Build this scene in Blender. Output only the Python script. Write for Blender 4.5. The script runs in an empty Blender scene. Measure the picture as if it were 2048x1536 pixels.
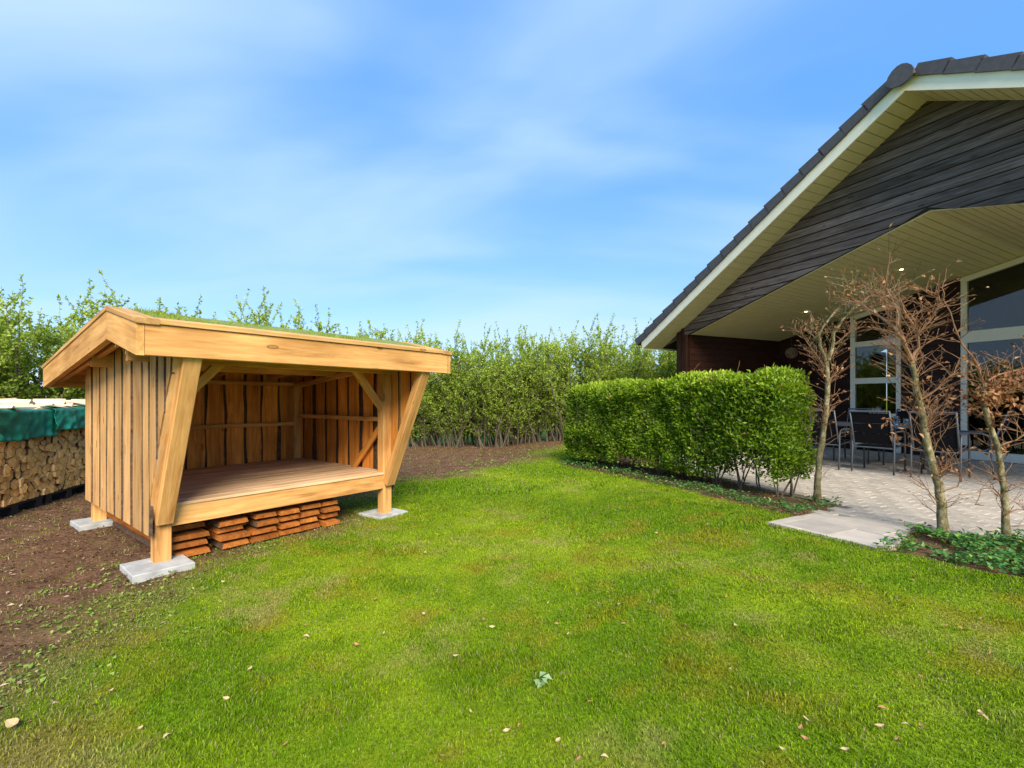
import bpy, math, random
import numpy as np
from mathutils import Vector, Matrix

random.seed(7)
rng = np.random.default_rng(7)
sc = bpy.context.scene
col = sc.collection
R = math.radians

# ------------------------------------------------------------------ camera, sky, sun, exposure
FPX, Y0, CAM_H = 941.4, 798.76, 1.35           # focal length and horizon row for a 2048 px wide frame, eye height
cam_d = bpy.data.cameras.new('camera')
cam_d.sensor_width = 36.0
cam_d.lens = FPX / 2048 * 36.0
cam_d.shift_y = (Y0 - 768) / 2048
cam_d.clip_start = 0.05
cam_d.clip_end = 2000
cam = bpy.data.objects.new('camera', cam_d)
col.objects.link(cam)
cam.location = (0, 0, CAM_H)
cam.rotation_euler = (R(90), 0, 0)
sc.camera = cam

SUN_ELEV, SUN_AZ = 36.0, 166.0                  # azimuth of the sun, clockwise from +Y (behind the camera, slightly right)
world = bpy.data.worlds.new('World')
sc.world = world
world.use_nodes = True
wn, wl = world.node_tree.nodes, world.node_tree.links
wn.clear()
w_out = wn.new('ShaderNodeOutputWorld')
w_bg = wn.new('ShaderNodeBackground')
w_bg.inputs['Strength'].default_value = 0.14
w_sky = wn.new('ShaderNodeTexSky')
w_sky.sky_type = 'NISHITA'
w_sky.sun_disc = False
w_sky.sun_elevation = R(SUN_ELEV)
w_sky.sun_rotation = R(SUN_AZ)
w_sky.air_density = 1.0
w_sky.dust_density = 0.3
w_sky.ozone_density = 2.5
# thin high clouds: noise over the sky dome
w_tc = wn.new('ShaderNodeTexCoord')
w_sep = wn.new('ShaderNodeSeparateXYZ')
wl.new(w_tc.outputs['Generated'], w_sep.inputs[0])
w_add = wn.new('ShaderNodeMath'); w_add.operation = 'ADD'; w_add.inputs[1].default_value = 0.28
wl.new(w_sep.outputs['Z'], w_add.inputs[0])
w_dx = wn.new('ShaderNodeMath'); w_dx.operation = 'DIVIDE'
w_dy = wn.new('ShaderNodeMath'); w_dy.operation = 'DIVIDE'
wl.new(w_sep.outputs['X'], w_dx.inputs[0]); wl.new(w_add.outputs[0], w_dx.inputs[1])
wl.new(w_sep.outputs['Y'], w_dy.inputs[0]); wl.new(w_add.outputs[0], w_dy.inputs[1])
w_com = wn.new('ShaderNodeCombineXYZ')
wl.new(w_dx.outputs[0], w_com.inputs[0]); wl.new(w_dy.outputs[0], w_com.inputs[1])
w_map = wn.new('ShaderNodeMapping')
w_map.inputs['Rotation'].default_value = (0, 0, R(-14))
w_map.inputs['Scale'].default_value = (0.5, 1.3, 1)
w_map.inputs['Location'].default_value = (11.2, 16.6, 0)
wl.new(w_com.outputs[0], w_map.inputs['Vector'])
w_n1 = wn.new('ShaderNodeTexNoise')
w_n1.inputs['Scale'].default_value = 1.15
w_n1.inputs['Detail'].default_value = 5
w_n1.inputs['Roughness'].default_value = 0.42
w_n1.inputs['Distortion'].default_value = 0.45
wl.new(w_map.outputs[0], w_n1.inputs['Vector'])
w_r = wn.new('ShaderNodeMapRange')
w_r.interpolation_type = 'SMOOTHSTEP'
w_r.inputs['From Min'].default_value = 0.37
w_r.inputs['From Max'].default_value = 0.78
w_r.inputs['To Max'].default_value = 0.9
wl.new(w_n1.outputs['Fac'], w_r.inputs['Value'])
w_tint = wn.new('ShaderNodeMix'); w_tint.data_type = 'RGBA'; w_tint.blend_type = 'MULTIPLY'
w_tint.inputs['Factor'].default_value = 1.0
w_tint.inputs['B'].default_value = (0.80, 0.745, 0.72, 1)
wl.new(w_sky.outputs[0], w_tint.inputs['A'])
w_mix = wn.new('ShaderNodeMix'); w_mix.data_type = 'RGBA'
w_mix.inputs['B'].default_value = (1.95, 2.6, 3.3, 1)
wl.new(w_r.outputs[0], w_mix.inputs['Factor'])
w_veil = wn.new('ShaderNodeMix'); w_veil.data_type = 'RGBA'   # even veil of thin high haze
w_veil.inputs['Factor'].default_value = 0.6
w_veil.inputs['B'].default_value = (0.26, 1.28, 3.3, 1)
wl.new(w_tint.outputs['Result'], w_veil.inputs['A'])
wl.new(w_veil.outputs['Result'], w_mix.inputs['A'])
wl.new(w_mix.outputs['Result'], w_bg.inputs['Color'])
wl.new(w_bg.outputs[0], w_out.inputs['Surface'])

sun_d = bpy.data.lights.new('sun', 'SUN')
sun_d.energy = 2.8
sun_d.angle = R(30)
sun_d.color = (1.0, 0.90, 0.72)
sun = bpy.data.objects.new('sun', sun_d)
col.objects.link(sun)
sdir = Vector((math.sin(R(SUN_AZ)) * math.cos(R(SUN_ELEV)), math.cos(R(SUN_AZ)) * math.cos(R(SUN_ELEV)), math.sin(R(SUN_ELEV))))
sun.rotation_euler = sdir.to_track_quat('Z', 'Y').to_euler()
sun.location = (0, -5, 12)

vs = sc.view_settings
vs.view_transform = 'Standard'
vs.look = 'None'
vs.exposure = 1.36
vs.gamma = 1.0
vs.use_curve_mapping = False
sc.render.engine = 'CYCLES'
sc.cycles.max_bounces = 8
sc.cycles.transparent_max_bounces = 12

# ------------------------------------------------------------------ numbers
def hashn(i, j, s=0):
    n = (i.astype(np.int64) * 374761393 + j.astype(np.int64) * 668265263 + s * 1442695041) & 0xffffffff
    n = ((n ^ (n >> 13)) * 1274126177) & 0xffffffff
    return ((n ^ (n >> 16)) & 0xffff) / 65535.0
def vnoise(x, y, s=0):
    x = np.asarray(x, float); y = np.asarray(y, float)
    i, j = np.floor(x), np.floor(y)
    fx, fy = x - i, y - j
    fx, fy = fx * fx * (3 - 2 * fx), fy * fy * (3 - 2 * fy)
    a, b, c, d = hashn(i, j, s), hashn(i + 1, j, s), hashn(i, j + 1, s), hashn(i + 1, j + 1, s)
    return (a * (1 - fx) + b * fx) * (1 - fy) + (c * (1 - fx) + d * fx) * fy
def fbm(x, y, s=0, o=3):
    t, a, n = 0, 0.5, 0
    for k in range(o):
        t = t + a * vnoise(np.asarray(x) * 2 ** k, np.asarray(y) * 2 ** k, s + k); n += a; a *= 0.5
    return t / n
def sstep(a, b, x):
    t = np.clip((np.asarray(x, float) - a) / (b - a), 0, 1)
    return t * t * (3 - 2 * t)
def gh(x, y):                                    # the ground climbs gently towards the house
    return 0.2 * sstep(-0.6, 2.4, x)
def ghf(x, y): return float(gh(x, y))
def gp(px, py):                                  # the ground point seen at a place of the photograph
    z = 0.0
    for _ in range(12):
        Y = FPX * (CAM_H - z) / (py - Y0); X = (px - 1024) / FPX * Y
        z = ghf(X, Y)
    return Vector((X, Y, z))
def at(px, py, Y):                               # the point at depth Y
    return Vector(((px - 1024) / FPX * Y, Y, CAM_H + (Y0 - py) / FPX * Y))
def in_poly(x, y, poly):
    x = np.asarray(x, float); y = np.asarray(y, float); c = np.zeros(x.shape, bool); n = len(poly)
    for i in range(n):
        x1, y1 = poly[i]; x2, y2 = poly[(i + 1) % n]
        if y1 == y2: continue
        m = ((y1 > y) != (y2 > y)) & (x < (x2 - x1) * (y - y1) / (y2 - y1) + x1)
        c ^= m
    return c
def sdist(x, y, poly):                           # signed distance, negative inside
    x = np.asarray(x, float); y = np.asarray(y, float); d = np.full(x.shape, 1e9); n = len(poly)
    for i in range(n):
        x1, y1 = poly[i]; x2, y2 = poly[(i + 1) % n]
        dx, dy = x2 - x1, y2 - y1
        t = np.clip(((x - x1) * dx + (y - y1) * dy) / (dx * dx + dy * dy), 0, 1)
        d = np.minimum(d, np.hypot(x - x1 - t * dx, y - y1 - t * dy))
    return np.where(in_poly(x, y, poly), -d, d)

# ------------------------------------------------------------------ mesh helpers
def set_attr(me, name, arr, typ='FLOAT', dom='POINT'):
    a = me.attributes.new(name, typ, dom)
    a.data.foreach_set('color' if typ == 'FLOAT_COLOR' else 'value', np.ascontiguousarray(arr, np.float32).ravel())
def np_mesh(name, v, groups, mats=None):
    """v (N,3); groups = list of (M,k) index arrays; mats = material index of each group"""
    me = bpy.data.meshes.new(name)
    v = np.asarray(v, np.float32)
    me.vertices.add(len(v)); me.vertices.foreach_set('co', v.ravel())
    lv = np.concatenate([np.asarray(g, np.int32).ravel() for g in groups])
    lt = np.concatenate([np.full(len(g), np.asarray(g).shape[1], np.int32) for g in groups])
    ls = np.concatenate([[0], np.cumsum(lt)[:-1]]).astype(np.int32)
    me.loops.add(len(lv)); me.loops.foreach_set('vertex_index', lv)
    me.polygons.add(len(lt)); me.polygons.foreach_set('loop_start', ls); me.polygons.foreach_set('loop_total', lt)
    if mats:
        me.polygons.foreach_set('material_index', np.concatenate([np.full(len(g), m, np.int32) for g, m in zip(groups, mats)]))
    me.update(calc_edges=True)
    return me
def py_mesh(name, v, f, mi=None, smooth=False):
    me = bpy.data.meshes.new(name)
    me.from_pydata([tuple(p) for p in v], [], f)
    if mi: me.polygons.foreach_set('material_index', mi)
    if smooth: me.polygons.foreach_set('use_smooth', [True] * len(f))
    me.update()
    return me
def link(name, me, mats, parent=None, mat4=None):
    o = bpy.data.objects.new(name, me); col.objects.link(o)
    if me is not None and mats is not None and len(me.materials) == 0:
        for m in (mats if isinstance(mats, (list, tuple)) else [mats]): me.materials.append(m)
    if parent is not None: o.parent = parent
    if mat4 is not None: o.matrix_basis = mat4
    return o
def tag(o, label=None, cat=None, group=None, kind=None):
    if label: o['label'] = label
    if cat: o['category'] = cat
    if group: o['group'] = group
    if kind: o['kind'] = kind
    return o
def empty(name, loc, rz=0.0):
    o = bpy.data.objects.new(name, None); col.objects.link(o)
    o.empty_display_size = 0.1; o.location = loc; o.rotation_euler = (0, 0, rz)
    return o
class MB:
    """collects shapes into one mesh"""
    def __init__(s): s.v, s.f, s.m = [], [], []
    def add(s, v, f, m=0):
        b = len(s.v); s.v += [tuple(p) for p in v]; s.f += [tuple(i + b for i in q) for q in f]; s.m += [m] * len(f)
    def box(s, a, b, m=0):
        (x0, y0, z0), (x1, y1, z1) = a, b
        s.add([(x0, y0, z0), (x1, y0, z0), (x1, y1, z0), (x0, y1, z0), (x0, y0, z1), (x1, y0, z1), (x1, y1, z1), (x0, y1, z1)],
              [(0, 3, 2, 1), (4, 5, 6, 7), (0, 1, 5, 4), (1, 2, 6, 5), (2, 3, 7, 6), (3, 0, 4, 7)], m)
    def prism(s, poly, off, m=0):
        n = len(poly); off = Vector(off); p = [Vector(q) for q in poly]
        s.add(p + [q + off for q in p], [tuple(range(n))[::-1], tuple(range(n, 2 * n))] + [(i, (i + 1) % n, n + (i + 1) % n, n + i) for i in range(n)], m)
    def tube(s, pts, rad, k=6, cap=True, m=0):
        pts = [Vector(p) for p in pts]; n = len(pts)
        if not isinstance(rad, (list, tuple)): rad = [rad] * n
        vv, ff = [], []
        ref = None
        for i in range(n):
            t = (pts[min(i + 1, n - 1)] - pts[max(i - 1, 0)]).normalized()
            if ref is None: ref = t.cross(Vector((0, 0, 1)) if abs(t.z) < .9 else Vector((1, 0, 0))).normalized()
            else: ref = (ref - t * ref.dot(t)).normalized()
            b = t.cross(ref)
            for j in range(k):
                a = 2 * math.pi * j / k
                vv.append(pts[i] + (ref * math.cos(a) + b * math.sin(a)) * rad[i])
        for i in range(n - 1):
            for j in range(k):
                ff.append((i * k + j, i * k + (j + 1) % k, (i + 1) * k + (j + 1) % k, (i + 1) * k + j))
        if cap: ff += [tuple(range(k))[::-1], tuple(range((n - 1) * k, n * k))]
        s.add(vv, ff, m)
    def build(s, name, mats, parent=None, mat4=None, smooth=False):
        return link(name, py_mesh(name, s.v, s.f, s.m, smooth), mats, parent, mat4)
def axes_mat(p, x, up):
    x = Vector(x).normalized(); up = Vector(up)
    z = (up - x * up.dot(x)).normalized(); y = z.cross(x)
    m = Matrix((x, y, z)).transposed().to_4x4(); m.translation = Vector(p)
    return m
def bar_mesh(L, w, t, ch=0.004):
    """a bar along X from 0 to L, w in Z, t in Y, long edges chamfered"""
    a, b = t / 2, w / 2; c = min(ch, a * .6, b * .6)
    sec = [(-a + c, -b), (a - c, -b), (a, -b + c), (a, b - c), (a - c, b), (-a + c, b), (-a, b - c), (-a, -b + c)]
    v = [(0, y, z) for y, z in sec] + [(L, y, z) for y, z in sec]
    f = [tuple(range(8))[::-1], tuple(range(8, 16))] + [(i, (i + 1) % 8, 8 + (i + 1) % 8, 8 + i) for i in range(8)]
    return py_mesh('bar', v, f)
def board(name, parent, p0, p1, w, t, up, mat, ch=0.004):
    p0, p1 = Vector(p0), Vector(p1)
    return link(name, bar_mesh((p1 - p0).length, w, t, ch), mat, parent, axes_mat(p0, p1 - p0, up))
def wane_mesh(L, w, t, seed, amp=0.012, n=8, top=None, bot=None, back=False):
    """a sawn board with wavy bark-covered long edges; X length, Z width, Y thickness (outer face -Y narrower). top/bot = end cut slopes dx/dz"""
    r = random.Random(seed)
    v = []; f = []; mi = []
    ph = [r.uniform(0, 6.28) for _ in range(4)]
    for i in range(n + 1):
        x = L * i / n
        e1 = -w / 2 + amp * (math.sin(x * 3.1 + ph[0]) * .6 + math.sin(x * 8.3 + ph[1]) * .4) + r.uniform(-.25, .25) * amp
        e2 = w / 2 + amp * (math.sin(x * 2.7 + ph[2]) * .6 + math.sin(x * 7.1 + ph[3]) * .4) + r.uniform(-.25, .25) * amp
        s1, s2 = e1 + t * .35, e2 - t * .35
        for (y, z) in ((-t / 2, s1), (-t / 2, s2), (t / 2, e2), (t / 2, e1)):
            xx = x
            if i == n and top is not None: xx = L + top * z
            if i == 0 and bot is not None: xx = bot * z
            v.append((xx, y, z))
    for i in range(n):
        a, b = 4 * i, 4 * i + 4
        f += [(a, a + 1, b + 1, b), (a + 1, a + 2, b + 2, b + 1), (a + 2, a + 3, b + 3, b + 2), (a + 3, a, b, b + 3)]
        mi += [0, 1, 2 if back else 0, 1]
    f += [(3, 2, 1, 0), (4 * n, 4 * n + 1, 4 * n + 2, 4 * n + 3)]; mi += [0, 0]
    return py_mesh('wane', v, f, mi)

# ------------------------------------------------------------------ materials
def new_mat(name):
    m = bpy.data.materials.new(name); m.use_nodes = True
    n, l = m.node_tree.nodes, m.node_tree.links
    return m, n, l, n['Principled BSDF']
def ramp(n, stops):
    r = n.new('ShaderNodeValToRGB'); e = r.color_ramp.elements
    while len(e) < len(stops): e.new(0.5)
    for k, (p, c) in enumerate(stops): e[k].position = p; e[k].color = (*c, 1)
    return r
def mixc(n, l, a, b, fac, mode='MIX'):
    m = n.new('ShaderNodeMix'); m.data_type = 'RGBA'; m.blend_type = mode
    for sock, val in (('A', a), ('B', b)):
        if isinstance(val, tuple): m.inputs[sock].default_value = (*val, 1)
        else: l.new(val, m.inputs[sock])
    if isinstance(fac, (int, float)): m.inputs['Factor'].default_value = fac
    else: l.new(fac, m.inputs['Factor'])
    return m.outputs['Result']
def plain(name, c, rough=0.6, metal=0.0, noise=0.15, nscale=12, bump=0.0, spec=0.5):
    m, n, l, b = new_mat(name)
    tc = n.new('ShaderNodeTexCoord'); t = n.new('ShaderNodeTexNoise')
    t.inputs['Scale'].default_value = nscale; t.inputs['Detail'].default_value = 5
    l.new(tc.outputs['Object'], t.inputs['Vector'])
    r = ramp(n, [(0.25, tuple(x * (1 - noise) for x in c)), (0.75, tuple(min(1, x * (1 + noise)) for x in c))])
    l.new(t.outputs['Fac'], r.inputs[0]); l.new(r.outputs[0], b.inputs['Base Color'])
    b.inputs['Roughness'].default_value = rough; b.inputs['Metallic'].default_value = metal
    b.inputs['Specular IOR Level'].default_value = spec
    if bump:
        bp = n.new('ShaderNodeBump'); bp.inputs['Strength'].default_value = bump; bp.inputs['Distance'].default_value = 0.01
        l.new(t.outputs['Fac'], bp.inputs['Height']); l.new(bp.outputs[0], b.inputs['Normal'])
    return m
def wood(name, light, dark, knot=(0.12, 0.045, 0.012), var=0.25, rough=0.75, grain=1.0, knots=True, grey=None):
    m, n, l, b = new_mat(name)
    tc = n.new('ShaderNodeTexCoord'); oi = n.new('ShaderNodeObjectInfo')
    off = n.new('ShaderNodeVectorMath'); off.operation = 'SCALE'; off.inputs[0].default_value = (37.0, 11.0, 23.0)
    l.new(oi.outputs['Random'], off.inputs['Scale'])
    ad = n.new('ShaderNodeVectorMath'); ad.operation = 'ADD'
    l.new(tc.outputs['Object'], ad.inputs[0]); l.new(off.outputs[0], ad.inputs[1])
    mp = n.new('ShaderNodeMapping'); mp.inputs['Scale'].default_value = (1.6, 22 * grain, 22 * grain)
    l.new(ad.outputs[0], mp.inputs['Vector'])
    # growth rings drawn aside near knots
    kn = n.new('ShaderNodeMapping'); kn.inputs['Scale'].default_value = (3.0, 8.0, 8.0)
    l.new(ad.outputs[0], kn.inputs['Vector'])
    vo = n.new('ShaderNodeTexVoronoi'); vo.inputs['Scale'].default_value = 1.0; vo.inputs['Randomness'].default_value = 1.0
    l.new(kn.outputs[0], vo.inputs['Vector'])
    n1 = n.new('ShaderNodeTexNoise'); n1.inputs['Scale'].default_value = 1.0; n1.inputs['Detail'].default_value = 4
    n1.inputs['Roughness'].default_value = .6; n1.inputs['Distortion'].default_value = 1.2
    l.new(mp.outputs[0], n1.inputs['Vector'])
    mid = tuple((a + d) / 2 for a, d in zip(light, dark))
    r1 = ramp(n, [(0.2, dark), (0.42, mid), (0.58, light), (0.8, tuple(min(1, x * 1.12) for x in light))])
    l.new(n1.outputs['Fac'], r1.inputs[0])
    mpb = n.new('ShaderNodeMapping'); mpb.inputs['Scale'].default_value = (0.8, 9 * grain, 9 * grain)
    l.new(ad.outputs[0], mpb.inputs['Vector'])
    nb_ = n.new('ShaderNodeTexNoise'); nb_.inputs['Scale'].default_value = 1.6; nb_.inputs['Detail'].default_value = 6; nb_.inputs['Roughness'].default_value = .65
    l.new(mpb.outputs[0], nb_.inputs['Vector'])
    rb_ = ramp(n, [(0.28, (0.50, 0.42, 0.36)), (0.42, (0.86, 0.82, 0.78)), (0.55, (1.0, 1.0, 1.0)), (0.75, (1.12, 1.12, 1.1))]); l.new(nb_.outputs['Fac'], rb_.inputs[0])
    # broad colour drift along the piece
    n2 = n.new('ShaderNodeTexNoise'); n2.inputs['Scale'].default_value = 1.7; n2.inputs['Detail'].default_value = 3
    l.new(ad.outputs[0], n2.inputs['Vector'])
    r2 = ramp(n, [(0.3, (0.80, 0.74, 0.66)), (0.7, (1.12, 1.1, 1.06))])
    l.new(n2.outputs['Fac'], r2.inputs[0])
    c = mixc(n, l, mixc(n, l, r1.outputs[0], rb_.outputs[0], 1.0, 'MULTIPLY'), r2.outputs[0], 1.0, 'MULTIPLY')
    if grey:
        n3 = n.new('ShaderNodeTexNoise'); n3.inputs['Scale'].default_value = 2.2; n3.inputs['Detail'].default_value = 6
        l.new(mp.outputs[0], n3.inputs['Vector'])
        rg = ramp(n, [(0.52, (0, 0, 0)), (0.72, (0.6, 0.6, 0.6))]); l.new(n3.outputs['Fac'], rg.inputs[0])
        c = mixc(n, l, c, grey, rg.outputs[0])
    if knots:
        rk = ramp(n, [(0.0, (1, 1, 1)), (0.07, (0.30, .30, .30)), (0.115, (0.95, .95, .95)), (0.17, (0, 0, 0))])
        l.new(vo.outputs['Distance'], rk.inputs[0])
        sp = n.new('ShaderNodeSeparateColor'); l.new(vo.outputs['Color'], sp.inputs[0])
        gt = n.new('ShaderNodeMapRange'); gt.inputs['From Min'].default_value = .45; gt.inputs['From Max'].default_value = .95; gt.inputs['To Max'].default_value = .9
        l.new(sp.outputs[0], gt.inputs['Value'])
        km = n.new('ShaderNodeMath'); km.operation = 'MULTIPLY'; l.new(rk.outputs[0], km.inputs[0]); l.new(gt.outputs[0], km.inputs[1])
        c = mixc(n, l, c, knot, km.outputs[0])
    hv = n.new('ShaderNodeHueSaturation')
    mr = n.new('ShaderNodeMapRange'); mr.inputs['To Min'].default_value = 1 - var; mr.inputs['To Max'].default_value = 1 + var * .6
    l.new(oi.outputs['Random'], mr.inputs['Value']); l.new(mr.outputs[0], hv.inputs['Value'])
    l.new(c, hv.inputs['Color']); l.new(hv.outputs[0], b.inputs['Base Color'])
    b.inputs['Roughness'].default_value = rough
    b.inputs['Specular IOR Level'].default_value = 0.18
    bp = n.new('ShaderNodeBump'); bp.inputs['Strength'].default_value = 0.35; bp.inputs['Distance'].default_value = 0.004
    l.new(n1.outputs['Fac'], bp.inputs['Height']); l.new(bp.outputs[0], b.inputs['Normal'])
    return m
def leafmat(name, stops, rough=0.5, trans=0.35, attr='rnd'):
    m, n, l, b = new_mat(name)
    a = n.new('ShaderNodeAttribute'); a.attribute_name = attr
    r = ramp(n, stops); l.new(a.outputs['Fac'], r.inputs[0])
    l.new(r.outputs[0], b.inputs['Base Color']); b.inputs['Roughness'].default_value = rough
    b.inputs['Specular IOR Level'].default_value = 0.35
    t = n.new('ShaderNodeBsdfTranslucent')
    sat = n.new('ShaderNodeHueSaturation'); sat.inputs['Value'].default_value = 1.25; sat.inputs['Saturation'].default_value = 1.1
    l.new(r.outputs[0], sat.inputs['Color']); l.new(sat.outputs[0], t.inputs['Color'])
    mx = n.new('ShaderNodeMixShader'); mx.inputs[0].default_value = trans
    l.new(b.outputs[0], mx.inputs[1]); l.new(t.outputs[0], mx.inputs[2])
    l.new(mx.outputs[0], n['Material Output'].inputs['Surface'])
    return m

M = {}
M['larch'] = wood('larch_wood', (0.70, 0.40, 0.15), (0.52, 0.25, 0.075), var=0.14)
M['larch_board'] = wood('larch_board', (0.70, 0.42, 0.17), (0.50, 0.25, 0.08), var=0.22, grey=(0.46, 0.36, 0.25))
M['larch_red'] = wood('larch_heart', (0.82, 0.36, 0.075), (0.52, 0.165, 0.022), knot=(0.06, 0.014, 0.004), var=0.3)
M['larch_deck'] = wood('larch_deck', (0.82, 0.58, 0.36), (0.62, 0.40, 0.22), var=0.14, grey=(0.62, 0.48, 0.36))
M['larch_end'] = wood('stacked_larch', (0.46, 0.165, 0.035), (0.26, 0.075, 0.014), var=0.3)
M['split'] = wood('split_wood', (0.72, 0.52, 0.30), (0.56, 0.36, 0.17), var=0.22, knots=False)
M['split_white'] = wood('fresh_split_wood', (0.82, 0.72, 0.52), (0.68, 0.54, 0.34), var=0.12, knots=False)
M['bark'] = plain('bark', (0.085, 0.05, 0.03), 0.9, noise=0.7, nscale=30, bump=0.8)
M['log_bark'] = plain('log_bark', (0.13, 0.085, 0.05), 0.9, noise=0.5, nscale=40, bump=0.6)
M['concrete'] = plain('concrete', (0.40, 0.40, 0.39), 0.9, noise=0.32, nscale=9, bump=0.3)
M['house_wood'] = wood('dark_cladding', (0.155, 0.125, 0.115), (0.062, 0.048, 0.044), knot=(0.012, 0.01, 0.01), var=0.3, rough=0.7, grain=1.3, grey=(0.26, 0.225, 0.21))
M['house_brown'] = wood('brown_cladding', (0.042, 0.016, 0.010), (0.020, 0.008, 0.005), knot=(0.01, 0.005, 0.004), var=0.25, rough=0.5)
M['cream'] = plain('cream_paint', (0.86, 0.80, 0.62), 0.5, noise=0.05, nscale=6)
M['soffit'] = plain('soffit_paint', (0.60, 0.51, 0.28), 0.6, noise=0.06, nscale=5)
M['frame'] = plain('window_paint', (0.80, 0.74, 0.60), 0.45, noise=0.04, nscale=5)
M['tile'] = plain('roof_tile', (0.075, 0.066, 0.068), 0.6, noise=0.22, nscale=14, bump=0.15)
M['zinc'] = plain('zinc', (0.5, 0.52, 0.54), 0.35, metal=0.8, noise=0.1)
M['gap'] = plain('joint_dark', (0.02, 0.016, 0.012), 0.9)
M['metal'] = plain('dark_aluminium', (0.09, 0.095, 0.105), 0.4, metal=0.2, noise=0.06)
M['textile'] = plain('black_textile', (0.006, 0.006, 0.008), 0.9, noise=0.25, nscale=60, spec=.15)
M['pot'] = plain('dark_pot', (0.02, 0.02, 0.022), 0.5)
M['plastic'] = plain('black_plastic', (0.014, 0.014, 0.016), 0.55)
M['room'] = plain('room_paint', (0.10, 0.05, 0.03), 0.7)
M['stone'] = plain('paver', (0.40, 0.345, 0.28), 0.85, noise=0.22, nscale=9, bump=0.12)
M['slab'] = plain('patio_slab', (0.42, 0.365, 0.305), 0.85, noise=0.16, nscale=5, bump=0.1)
M['joint_sand'] = plain('joint_sand', (0.15, 0.125, 0.09), 0.95, noise=0.4, nscale=30)
M['wicker'] = plain('wicker', (0.14, 0.08, 0.035), 0.85, noise=0.6, nscale=40, bump=0.6)
# pavers vary from stone to stone
for key in ('stone', 'slab'):
    n_, l_ = M[key].node_tree.nodes, M[key].node_tree.links
    b_ = n_['Principled BSDF']; src = b_.inputs['Base Color'].links[0].from_socket
    oi_ = n_.new('ShaderNodeObjectInfo'); hv_ = n_.new('ShaderNodeHueSaturation'); mr_ = n_.new('ShaderNodeMapRange')
    mr_.inputs['To Min'].default_value = 0.86; mr_.inputs['To Max'].default_value = 1.14
    l_.new(oi_.outputs['Random'], mr_.inputs['Value']); l_.new(mr_.outputs[0], hv_.inputs['Value'])
    l_.new(src, hv_.inputs['Color']); l_.new(hv_.outputs[0], b_.inputs['Base Color'])
# tarpaulin
m, n, l, b = new_mat('green_tarpaulin')
b.inputs['Base Color'].default_value = (0.008, 0.20, 0.13, 1); b.inputs['Roughness'].default_value = 0.33
tx = n.new('ShaderNodeTexNoise'); tx.inputs['Scale'].default_value = 9; tx.inputs['Detail'].default_value = 6
bp = n.new('ShaderNodeBump'); bp.inputs['Strength'].default_value = 0.35; bp.inputs['Distance'].default_value = 0.03
tcn = n.new('ShaderNodeTexCoord'); l.new(tcn.outputs['Object'], tx.inputs['Vector'])
l.new(tx.outputs['Fac'], bp.inputs['Height']); l.new(bp.outputs[0], b.inputs['Normal'])
M['tarp'] = m
# window glass: clear pane with its own reflection
m, n, l, b = new_mat('window_glass')
fr = n.new('ShaderNodeFresnel'); fr.inputs['IOR'].default_value = 1.55
tr = n.new('ShaderNodeBsdfTransparent'); tr.inputs['Color'].default_value = (0.8, 0.82, 0.8, 1)
gl = n.new('ShaderNodeBsdfGlossy'); gl.inputs['Roughness'].default_value = 0.01
mx = n.new('ShaderNodeMixShader')
l.new(fr.outputs[0], mx.inputs[0]); l.new(tr.outputs[0], mx.inputs[1]); l.new(gl.outputs[0], mx.inputs[2])
l.new(mx.outputs[0], n['Material Output'].inputs['Surface'])
M['glass'] = m
m, n, l, b = new_mat('lamp_glow')
b.inputs['Base Color'].default_value = (1, .9, .7, 1)
b.inputs['Emission Color'].default_value = (1, 0.78, 0.42, 1); b.inputs['Emission Strength'].default_value = 5
M['glow'] = m
# log ends with rings
m, n, l, b = new_mat('log_end')
tc = n.new('ShaderNodeTexCoord'); oi = n.new('ShaderNodeObjectInfo')
ns = n.new('ShaderNodeTexNoise'); ns.inputs['Scale'].default_value = 26; ns.inputs['Detail'].default_value = 5
l.new(tc.outputs['Object'], ns.inputs['Vector'])
r = ramp(n, [(0.2, (0.60, 0.25, 0.05)), (0.5, (0.88, 0.48, 0.13)), (0.8, (0.95, 0.68, 0.27))])
l.new(ns.outputs['Fac'], r.inputs[0])
hv = n.new('ShaderNodeHueSaturation'); mr = n.new('ShaderNodeMapRange'); mr.inputs['To Min'].default_value = 0.75; mr.inputs['To Max'].default_value = 1.15
l.new(oi.outputs['Random'], mr.inputs['Value']); l.new(mr.outputs[0], hv.inputs['Value'])
l.new(r.outputs[0], hv.inputs['Color']); l.new(hv.outputs[0], b.inputs['Base Color']); b.inputs['Roughness'].default_value = 0.8
M['log_end'] = m
# foliage
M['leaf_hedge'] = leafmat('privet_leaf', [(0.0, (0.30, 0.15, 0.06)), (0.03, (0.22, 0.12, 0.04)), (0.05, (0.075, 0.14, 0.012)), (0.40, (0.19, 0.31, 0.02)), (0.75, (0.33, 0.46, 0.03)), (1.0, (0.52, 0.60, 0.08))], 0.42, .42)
M['leaf_shrub'] = leafmat('shrub_leaf', [(0.0, (0.14, 0.20, 0.025)), (0.5, (0.30, 0.41, 0.04)), (1.0, (0.50, 0.60, 0.12))], 0.5, 0.42)
M['leaf_brown'] = leafmat('dry_beech_leaf', [(0.0, (0.17, 0.06, 0.02)), (0.5, (0.36, 0.16, 0.06)), (1.0, (0.58, 0.33, 0.16))], 0.6, 0.3)
M['leaf_cover'] = leafmat('ground_cover_leaf', [(0.0, (0.035, 0.11, 0.025)), (0.5, (0.085, 0.22, 0.05)), (0.85, (0.19, 0.34, 0.06)), (1.0, (0.38, 0.42, 0.12))], 0.5, 0.25)
M['leaf_weed'] = leafmat('weed_leaf', [(0.0, (0.12, 0.20, 0.03)), (0.6, (0.25, 0.35, 0.06)), (1.0, (0.45, 0.50, 0.14))], 0.5, 0.3)
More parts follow.
